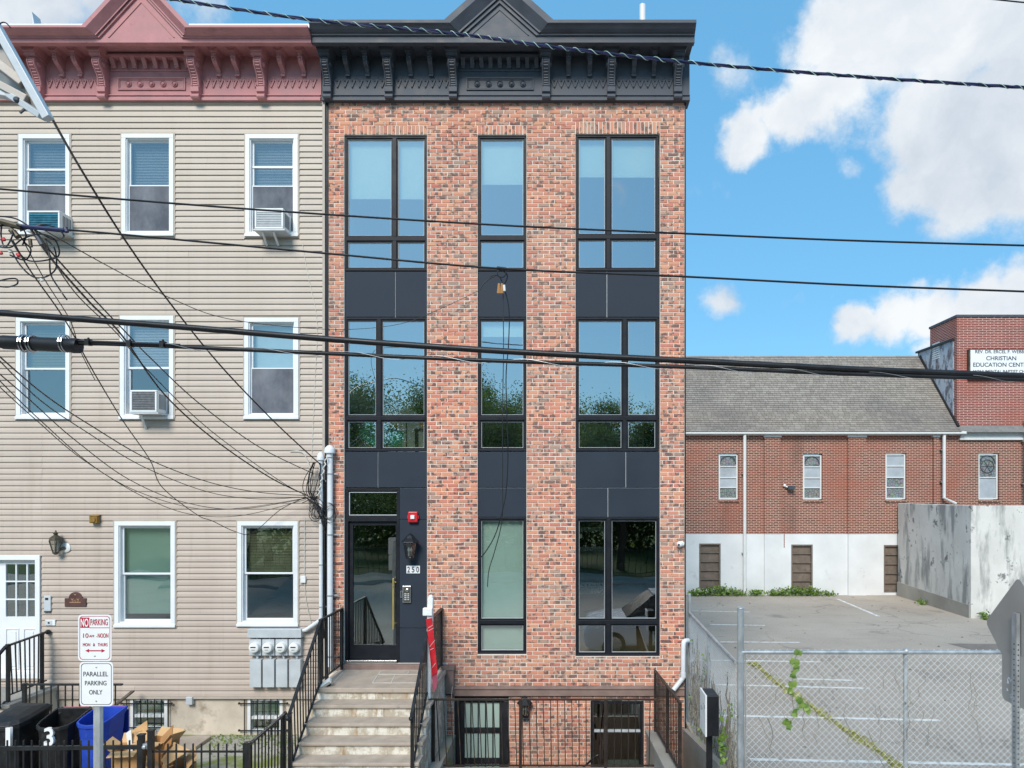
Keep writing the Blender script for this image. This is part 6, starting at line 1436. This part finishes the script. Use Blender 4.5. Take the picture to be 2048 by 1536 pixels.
m = MB(); m.tube([P(-60, 670, 4.19), P(120, 680, 4.19), P(180, 683, 4.19), P(360, 690, 4.19)], .008, 6); obj('strand_wire', m, 'cable_black', t)
for px in (50, 65, 130): m = MB(); c = P(px, 687, 4.2); [m.tube([c+Vector((s*.008+.0*g, -.048*math.cos(g), .05*math.sin(g))) for g in [math.pi*2*j_/14 for j_ in range(15)]], .005, 5) for s in (-1, 1)]; obj('clamp', m, 'steel', t)
for px, py in ((177, 684), (260, 687), (326, 688)): m = MB(); c = P(px, py, 4.19); m.box(c.x-.012, c.x+.012, c.y-.02, c.y+.02, c.z-.02, c.z+.016); m.ball((c.x, c.y, c.z+.02), .008, 6, 4); obj('hanger', m, 'cable_black', t)
G = 'service drops to the weather heads'
cable('service_drop', 'thick service cable from the street lamp down to the weather heads', [(92, 215, 5.4), (160, 335, 6.5), (250, 480, 7.6), (340, 606, 8.8), (440, 730, 9.9), (540, 835, 11), (600, 892, 11.7), (640, 928, 12.25)], .0105, 'cable_black', group=G)
drops = [([(60, 455, 5), (105, 520, 5.6), (180, 605, 6.4), (245, 672, 7.2), (330, 790, 8.4), (430, 880, 9.7), (540, 955, 11), (612, 990, 12.1)], .012, 'double black service cable fanning from the left pole to the cable tangle'),
 ([(66, 455, 5), (112, 515, 5.6), (190, 600, 6.5), (255, 668, 7.3), (300, 715, 8), (400, 808, 9.2), (520, 895, 10.9), (628, 948, 12.2)], .009, 'black drop cable passing over the middle window with the air conditioner'),
 ([(70, 460, 5), (150, 585, 6.3), (235, 668, 7.2), (300, 745, 8.1), (420, 860, 9.6), (560, 962, 11.3), (616, 992, 12.1)], .007, 'thin drop cable just below the double service cable'),
 ([(25, 480, 5), (60, 540, 5.4), (130, 640, 6.2), (185, 740, 7), (245, 840, 8), (300, 920, 9), (325, 975, 9.8), (395, 1030, 10.8), (425, 1042, 11.2), (470, 1063, 11.8), (505, 1066, 12.1), (560, 1020, 12.2), (612, 994, 12.2)], .0075, 'loose drop cable dipping down to the ground floor window and up again'),
 ([(40, 470, 5), (90, 560, 5.6), (140, 640, 6.3), (160, 700, 6.7), (190, 760, 7.2)], .005, 'short thin cable hanging past the splice case'),
 ([(-10, 705, 5), (90, 790, 6), (180, 850, 7), (300, 920, 8.4), (420, 965, 10), (520, 985, 11.2), (612, 991, 12.2)], .0075, 'upper cable of the bundle sweeping in from the left edge'),
 ([(-10, 712, 5), (80, 800, 6), (170, 862, 7), (290, 935, 8.4), (420, 985, 10), (520, 998, 11.2), (612, 994, 12.2)], .006, 'second cable of the bundle sweeping in from the left edge'),
 ([(-10, 740, 5), (60, 800, 5.8), (150, 880, 6.9), (260, 960, 8.3), (370, 1005, 9.6), (480, 1018, 11), (612, 997, 12.2)], .006, 'third cable of the left bundle with a lower sag'),
 ([(-10, 752, 5), (80, 840, 6), (190, 935, 7.4), (300, 1000, 8.9), (390, 1030, 10), (490, 1030, 11.2), (612, 999, 12.2)], .0055, 'lowest sagging cable of the left bundle'),
 ([(-10, 765, 5), (70, 838, 5.9), (170, 922, 7.1), (280, 985, 8.5), (400, 1018, 10.1), (500, 1014, 11.2), (612, 996, 12.2)], .005, 'thin inner cable of the left bundle'),
 ([(80, 455, 5), (140, 490, 5.5), (240, 545, 6.3), (345, 598, 7.4), (440, 634, 8.6), (560, 652, 10), (690, 659, 11.6), (800, 648, 11.6), (880, 618, 11.6), (960, 580, 11.6)], .0055, 'thin wire curving from the left pole to the brick pier')]
for pts, r_, lab in drops: cable('service_drop', lab, pts, r_*.8, 'wire_brown' if r_ < .007 else 'cable_black', 7, 5, group=G)
# loops and hardware at the left edge
t = thing('cable_hardware', 'cluster of looped wires and clamps at the left end of the lower power line', 'cable hardware', P(40, 470, 5))
m = MB()
for pts in ([(-20, 432), (30, 437), (70, 460), (110, 480), (128, 472), (110, 455), (80, 450), (40, 462)], [(-10, 492), (20, 495), (45, 478), (80, 468), (110, 480), (118, 510), (95, 520), (60, 522), (40, 508), (22, 480)],
            [(5, 440), (2, 470), (10, 495), (25, 470), (18, 445)], [(22, 500), (40, 530), (65, 553), (90, 554), (110, 540), (113, 520), (108, 495), (92, 478)], [(-10, 564), (15, 558), (33, 558), (34, 568), (15, 574), (-10, 572)],
            [(-10, 455), (20, 448), (40, 452), (52, 470), (45, 490)], [(90, 478), (98, 505), (100, 540), (104, 555), (120, 580), (134, 600)], [(30, 460), (50, 485), (62, 500), (50, 520), (20, 510)]):
    m.tube(smooth_pts([P(a, b_, 5+R.uniform(-.08, .08)) for a, b_ in pts], 7), .0055, 5)
obj('loops', m, 'cable_black', t, smooth=True)
for (p0, p1, r_, mt) in (((2, 443), (45, 455), .022, 'bronze'), ((45, 453), (130, 461), .016, 'cable_purple'), ((22, 460), (36, 474), .02, 'bronze'), ((74, 472), (84, 490), .016, 'sign_grey_ink'), ((60, 478), (62, 494), .012, 'bronze'), ((130, 456), (134, 464), .016, 'cable_purple')):
    m = MB(); m.tube([P(*p0, 4.97), P(*p1, 4.97)], r_, 8); obj('clamp', m, mt, t)
for (p, mt) in (((6, 476), 'alarm_red'), ((35, 507), 'alarm_red'), ((0, 503), 'alarm_red'), ((19, 500), 'wire_white'), ((82, 557), 'wire_white')): m = MB(); c = P(*p, 4.95); m.tube([c, c+Vector((.01, 0, -.018))], .012, 6); obj('wire_nut', m, mt, t)
# hanging loop in the middle
t = thing('hanging_cable_end', 'cut service cable hanging from the lower power line before the centre windows', 'cable', P(1003, 540, 5))
for pts, r_ in (([(1003, 538), (1015, 552), (1008, 570), (1000, 585)], .006), ([(975, 560), (985, 552), (998, 553), (1008, 575), (1018, 620), (1017, 690), (1012, 760), (1016, 900), (1012, 985), (1000, 1040), (988, 1075), (970, 1105), (955, 1122)], .0042), ([(1006, 580), (1007, 700), (1005, 830), (1005, 960), (1004, 1040), (990, 1100), (978, 1140), (975, 1174)], .0032), ([(960, 580), (965, 570), (978, 558), (990, 552)], .005)):
    m = MB(); m.tube(smooth_pts([P(a, b_, 5) for a, b_ in pts], 7), r_, 6); obj('cable', m, 'cable_black', t, smooth=True)
m = MB(); c = P(1003, 541, 4.98); m.tube([P(994, 536, 4.98), P(1012, 538, 4.98)], .013, 7); m.tube([c+Vector((.03*math.cos(g), 0, -.02+.03*math.sin(g))) for g in [2*math.pi*j_/16 for j_ in range(17)]], .004, 5); obj('clamp', m, 'cable_black', t)
for px in (998, 1004): m = MB(); m.tube([P(px, 567, 4.97), P(px-.5, 587, 4.97)], [.008, .014], 7); obj('wedge_grip', m, 'cardboard_dark', t)
m = MB(); m.tube([P(1008, 570, 4.97), P(1009, 582, 4.97)], .009, 7); obj('connector', m, 'plastic_white', t)
cable('corner_wire', 'thin wire across the top right corner of the sky', [(1960, -4, 6), (1990, -1, 6), (2048, 5, 6), (2100, 9, 6)], .006, 'cable_black')
# ================================================================== STREET LAMP HEAD (top left)
LD = 4.6
t = thing('street_lamp', 'grey street lamp head and arm reaching in at the top left corner', 'street lamp', P(40, 150, LD))
def bar2(m, a, b_, w_, h_, da=0, db=0): m.bar(P(*a, LD+da), P(*b_, LD+db), w_, h_)
m = MB(); bar2(m, (-14, 40), (97, 238), .055, .05, 0, 0); obj('edge_rail', m, 'grey_box', t, bevel=.004)
m = MB(); m.add([P(-40, 80, LD+.05), P(8, 82, LD+.05), P(88, 232, LD+.08), P(55, 205, LD+.35), P(-40, 150, LD+.4)]+[P(-40, 78, LD+.09), P(8, 80, LD+.09), P(88, 230, LD+.12), P(55, 203, LD+.39), P(-40, 148, LD+.44)],
      [(0, 1, 2, 3, 4), (9, 8, 7, 6, 5), (0, 5, 6, 1), (1, 6, 7, 2), (2, 7, 8, 3), (3, 8, 9, 4), (4, 9, 5, 0)]); obj('housing', m, 'sign_back', t)
m = MB(); bar2(m, (-40, 100), (48, 168), .07, .06, .02, .1); bar2(m, (-40, 150), (58, 202), .075, .05, .1, .12); obj('cross_brace', m, 'sign_back', t, bevel=.005)
m = MB(); bar2(m, (-40, 180), (20, 190), .06, .05, .1, .12); bar2(m, (18, 189), (86, 234), .06, .04, .12, .04); obj('lower_arm', m, 'grey_box', t, bevel=.005)
m = MB(); bar2(m, (54, 214), (40, 226), .012, .012, .06, .06); m.ball(P(34, 200, LD+.06), .022, 8, 5); obj('hook', m, 'sign_grey_ink', t)
m = MB(); m.tube(smooth_pts([P(-10, 60, LD), P(2, 46, LD), P(12, 46, LD), P(22, 56, LD)], 5), .004, 5); obj('wire', m, 'cable_black', t)

# ================================================================== ROOM CONTENTS seen through the glass
y_ = F+.75
t = thing('sofa', 'dark grey sofa behind the left middle floor window', 'sofa', (fx(720, 13), 13.2, 4.98))
m = MB(); m.box(fx(690, 13), fx(760, 13), 12.85, 13.6, 5.05, 5.40); obj('seat', m, 'sofa_grey', t, bevel=.04); m = MB(); m.box(fx(690, 13), fx(740, 13), 12.85, 13.0, 5.41, 5.78); obj('backrest', m, 'sofa_grey', t, bevel=.04); m = MB(); m.box(fx(690, 13), fx(760, 13), 12.9, 13.55, 4.985, 5.045); obj('base', m, 'sign_ink', t)
m = MB(); n = 12
gp_ = []
for i in range(n+1):
    for j_ in range(7):
        u, v = i/n, j_/6; px = 724+u*90+8*math.sin(v*4+u*3); z_ = 5.56-u*.36+.05*math.sin(v*9+u*7)-.05*v; gp_.append((fx(px, 12.8), 12.66+v*.12+.03*math.sin(u*12+v*5), z_-(v-.5)*.34))
m.add(gp_, [(i*7+j_, i*7+j_+1, (i+1)*7+j_+1, (i+1)*7+j_) for i in range(n) for j_ in range(6)]); tag(obj('green_throw', m, 'throw_green', smooth=True), 'emerald green throw draped over the sofa', 'throw')
m = MB(); m.ball((fx(776, 12.9), 12.95, 5.58), .19, 12, 8, (1, .45, .9)); tag(obj('yellow_pillow', m, 'pillow_yellow', smooth=True), 'mustard yellow pillow beside the green throw', 'pillow')
t = thing('side_chair', 'thin black metal chair behind the left middle floor window', 'chair', (fx(805, 13.2), 13.2, 4.98)); m = MB(); m.bar((fx(792, 13.2), 13.2, 5.66), (fx(814, 13.2), 13.2, 5.66), .03); obj('arm', m, 'sign_ink', t)
for px in (793, 813): m = MB(); m.bar((fx(px, 13.2), 13.2, 4.985), (fx(px, 13.2), 13.2, 5.65), .02); obj('leg', m, 'sign_ink', t)
t = thing('potted_plant', 'small green plant in a tan pot inside the left middle window', 'plant', (fx(848, 13.2), 13.2, 5.5)); m = MB(); m.lathe((fx(848, 13.2), 13.2, 5.5), [(.07, 0), (.1, .22), (.08, .22)], 12); obj('pot', m, 'cardboard', t); m = MB(); leaves(m, (fx(848, 13.2), 13.2, 5.85), 130, (.09, .07, .09), .1); obj('foliage', m, 'weed_leaf', t, norm=False)
m = MB(); [m.box(fx(a_, 13.2), fx(a_+3, 13.2), 13.1, 13.3, 4.985, 5.46) for a_ in (832, 862)]; m.box(fx(830, 13.2), fx(866, 13.2), 13.08, 13.32, 5.461, 5.495); tag(obj('plant_stand', m, 'sign_ink'), 'black stand under the potted plant', 'stand')
t = thing('kitchen_range', 'stainless kitchen range with knobs behind the ground floor right window', 'stove', (fx(1178, 15.6), 15.8, 1.26))
xs0, xs1 = fx(1150, 15.5), fx(1212, 15.5); m = MB(); m.box(xs0, xs1, 15.5, 16.5, 1.26, 2.18); obj('body', m, 'steel', t); m = MB(); m.box(xs0, xs1, 15.42, 15.499, 2.2, 2.32); obj('control_panel', m, 'steel', t)
for k_ in range(6): m = MB(); m.lathe((xs0+.08+k_*.1, 15.42, 2.26), [(.03, 0), (.025, -.03)], 10, 'y'); obj('knob', m, 'sign_ink', t)
m = MB(); m.box(xs0+.06, xs1-.06, 15.47, 15.498, 1.5, 2.05); obj('oven_door', m, 'sign_ink', t)
t = thing('range_hood', 'steel range hood over the kitchen range', 'hood', (fx(1178, 15.6), 16, 2.95)); m = MB(); m.box(xs0, xs1, 15.7, 16.55, 2.98, 3.08); obj('canopy', m, 'steel', t); m = MB(); m.box(xs0, xs1, 15.9, 16.55, 3.081, 3.6); obj('flue', m, 'room_dark', t); m = MB(); m.box(xs0, xs1, 15.85, 15.899, 3.42, 3.52); obj('trim', m, 'steel', t)
m = MB(); m.box(xs1+.02, fx(1330, 15.5), 15.7, 16.5, 1.26, 2.15); tag(obj('kitchen_counter', m, 'room_dark'), 'dark kitchen counter right of the range', 'counter')
m = MB(); m.box(xs1+.02, fx(1330, 15.5), 16.0, 16.55, 2.7, 3.9); tag(obj('kitchen_cabinet', m, 'room_dark'), 'dark wall cabinet above the kitchen counter', 'cabinet')

# ================================================================== ACROSS THE STREET (seen mirrored in the windows)
def tree(x, y, h, w_, seed, label, n=70000):
    q = random.Random(seed); t = thing('park_tree', label, 'tree', (x, y, 0), 'park trees mirrored in the windows'); m = MB(); tips = []
    m.tube([(x, y, 0), (x+.1, y, h*.2), (x-.1, y+.1, h*.42), (x+.05, y, h*.7)], [.3, .24, .19, .08], 9)
    for k_ in range(13):
        z0 = h*q.uniform(.28, .62); a = q.uniform(0, 6.3); L = w_*q.uniform(.5, .95); e = Vector((x+L*math.cos(a), y+L*math.sin(a), z0+h*q.uniform(.12, .34)))
        mid = Vector((x, y, z0)).lerp(e, .5)+Vector((0, 0, h*.03)); m.tube([(x, y, z0), mid, e], [.11, .07, .025], 6); tips += [mid, e]
        for j_ in range(3): tips.append(e+Vector((q.gauss(0, w_*.22), q.gauss(0, w_*.22), q.gauss(0, h*.07))))
    tips.append(Vector((x, y, h*.9)))
    obj('trunk', m, 'bark', t, norm=False)
    rg = np.random.default_rng(seed); T = np.array([list(p) for p in tips]); C_ = T[rg.integers(0, len(T), n)]+rg.normal(size=(n, 3))*np.array([w_*.15, w_*.15, h*.05])
    u = rg.normal(size=(n, 3))*np.array([1, 1, .6]); u /= np.linalg.norm(u, axis=1)[:, None]; v = np.cross(u, rg.normal(size=(n, 3))); v /= np.linalg.norm(v, axis=1)[:, None]
    sz = rg.uniform(.04, .085, n)[:, None]; Q = np.stack([C_-u*sz, C_+v*sz*.55, C_+u*sz, C_-v*sz*.55], 1).reshape(-1, 3)-np.array([x, y, 0])
    me = bpy.data.meshes.new('crown'); me.vertices.add(4*n); me.vertices.foreach_set('co', Q.astype(np.float32).ravel()); me.loops.add(4*n); me.loops.foreach_set('vertex_index', np.arange(4*n, dtype=np.int32)); me.polygons.add(n); me.polygons.foreach_set('loop_start', np.arange(0, 4*n, 4, dtype=np.int32)); me.update(calc_edges=True); me.validate()
    a_ = me.attributes.new('tone', 'FLOAT', 'FACE'); a_.data.foreach_set('value', rg.random(n).astype(np.float32)); me.materials.append(MATS['tree_leaf'])
    o = bpy.data.objects.new('crown', me); COL.objects.link(o); o.parent = t
for i, (x, y, h, w_, lab) in enumerate(((-13.5, -13.5, 11.0, 4.0, 'broad tree mirrored in the left windows, left of the tallest'), (-7.6, -15.5, 12.0, 3.6, 'tallest park tree mirrored in the left middle floor window'), (-1.2, -17, 9.6, 3.6, 'round park tree mirrored between the left and centre windows'), (-3.2, -25, 12.5, 4.2, 'large tree further back in the park mirrored in the centre window'),
                                                 (3.2, -16, 10.2, 3.1, 'park tree mirrored in the right middle floor window'), (9.5, -18, 8.6, 3.6, 'low park tree mirrored at the right edge of the right windows'), (15, -15, 10, 4, 'park tree standing across from the parking lot'),
    (-15.5, -25, 10.5, 4.6, 'wide tree at the back of the park mirrored in the left panes'), (-10.2, -27, 10.2, 4.4, 'rear park tree mirrored between the two left panes'), (-21, -23, 11, 4.6, 'rear park tree farthest to the left'), (7, -28, 10, 4.8, 'rear park tree mirrored behind the right windows'))):
    tree(x, y, h*.92, w_, 100+i, lab)
for i in range(9):
    x = -20+i*5; q = random.Random(500+i); m = MB()
    for k_ in range(3000):
        p = Vector((x+q.gauss(0, 1.7), -30+q.gauss(0, 1), abs(q.gauss(2.6, 2.0)))); s = q.uniform(.15, .3); u = Vector((q.gauss(0, 1), q.gauss(0, 1), q.gauss(0, 1))).normalized(); v = u.cross(Vector((q.gauss(0, 1), q.gauss(0, 1), q.gauss(0, 1)))).normalized()
        m.quad(p-u*s, p+v*s*.5, p+u*s, p-v*s*.5, q.random())
    t = thing('park_shrub', ('first', 'second', 'third', 'fourth', 'fifth', 'sixth', 'seventh', 'eighth', 'ninth')[i]+' dense shrub from the left at the back of the park', 'shrub', (x, -30, 0), 'shrubs at the back of the park'); obj('foliage', m, 'tree_leaf', t, norm=False)
t = thing('park_fence', 'black iron park fence across the street', 'fence', (0, -12.2, 0))
m = MB(); m.box(-20, 20, -12.22, -12.18, 1.3, 1.34); m.box(-20, 20, -12.22, -12.18, .2, .24); obj('rail', m, 'iron', t)
for i in range(134): x = -20+i*.3; m = MB(); m.box(x-.012, x+.012, -12.212, -12.188, .05, 1.5); obj('picket', m, 'iron', t)
# white car parked at the kerb below the frame, mirrored in the ground floor window
t = thing('parked_car', 'white parked car mirrored in the ground floor window', 'car', (2.75, 5.3, -.15))
def car_sec(x, zl, zh, hw):
    x -= .85; zl = -.15+(zl+.15)*1.15; zh = -.15+(zh+.15)*1.15
    return [Vector((x, 5.3-hw, zl)), Vector((x, 5.3-hw*1.02, (zl+zh)/2)), Vector((x, 5.3-hw*.9, zh)), Vector((x, 5.3+hw*.9, zh)), Vector((x, 5.3+hw*1.02, (zl+zh)/2)), Vector((x, 5.3+hw, zl))]
def loft_(secs):
    m = MB(); n = len(secs[0]); m.add([p for s in secs for p in s], [(i*n+k_, i*n+(k_+1) % n, (i+1)*n+(k_+1) % n, (i+1)*n+k_) for i in range(len(secs)-1) for k_ in range(n)]+[tuple(range(n)), tuple((len(secs)-1)*n+k_ for k_ in range(n))]); return m
obj('body', loft_([car_sec(*q) for q in ((1.35, .2, .55, .7), (1.45, .08, .68, .82), (2.3, .08, .80, .88), (2.6, .08, .84, .88), (4.9, .08, .86, .88), (5.7, .1, .82, .84), (5.85, .25, .65, .75))]), 'car_white', t, bevel=.05, smooth=True)
obj('cabin', loft_([car_sec(*q) for q in ((2.45, .8, .82, .80), (3.15, .8, 1.28, .66), (3.6, .8, 1.32, .66), (4.5, .8, 1.29, .66), (5.25, .8, .84, .78))]), 'glass_black' if 'glass_black' in MATS else 'box_black', t, bevel=.03, smooth=True)
m = MB(); m.box(2.35, 3.65, 4.72, 5.88, 1.52, 1.57); obj('roof_panel', m, 'car_white', t, bevel=.03)
for x in (1.25, 4.15):
    for y in (4.5, 6.1): m = MB(); m.lathe((x, y, .17), [(.32, -.1), (.32, .1)], 20, 'y'); w = obj('wheel', m, 'rubber', t); m = MB(); m.lathe((x, y, .17), [(.2, -.11), (.2, .11)], 16, 'y'); obj('rim', m, 'steel', w)
for y in (4.75, 5.85): m = MB(); m.box(.51, .66, y-.16, y+.16, .42, .56); obj('headlight', m, 'lens_clear', t)
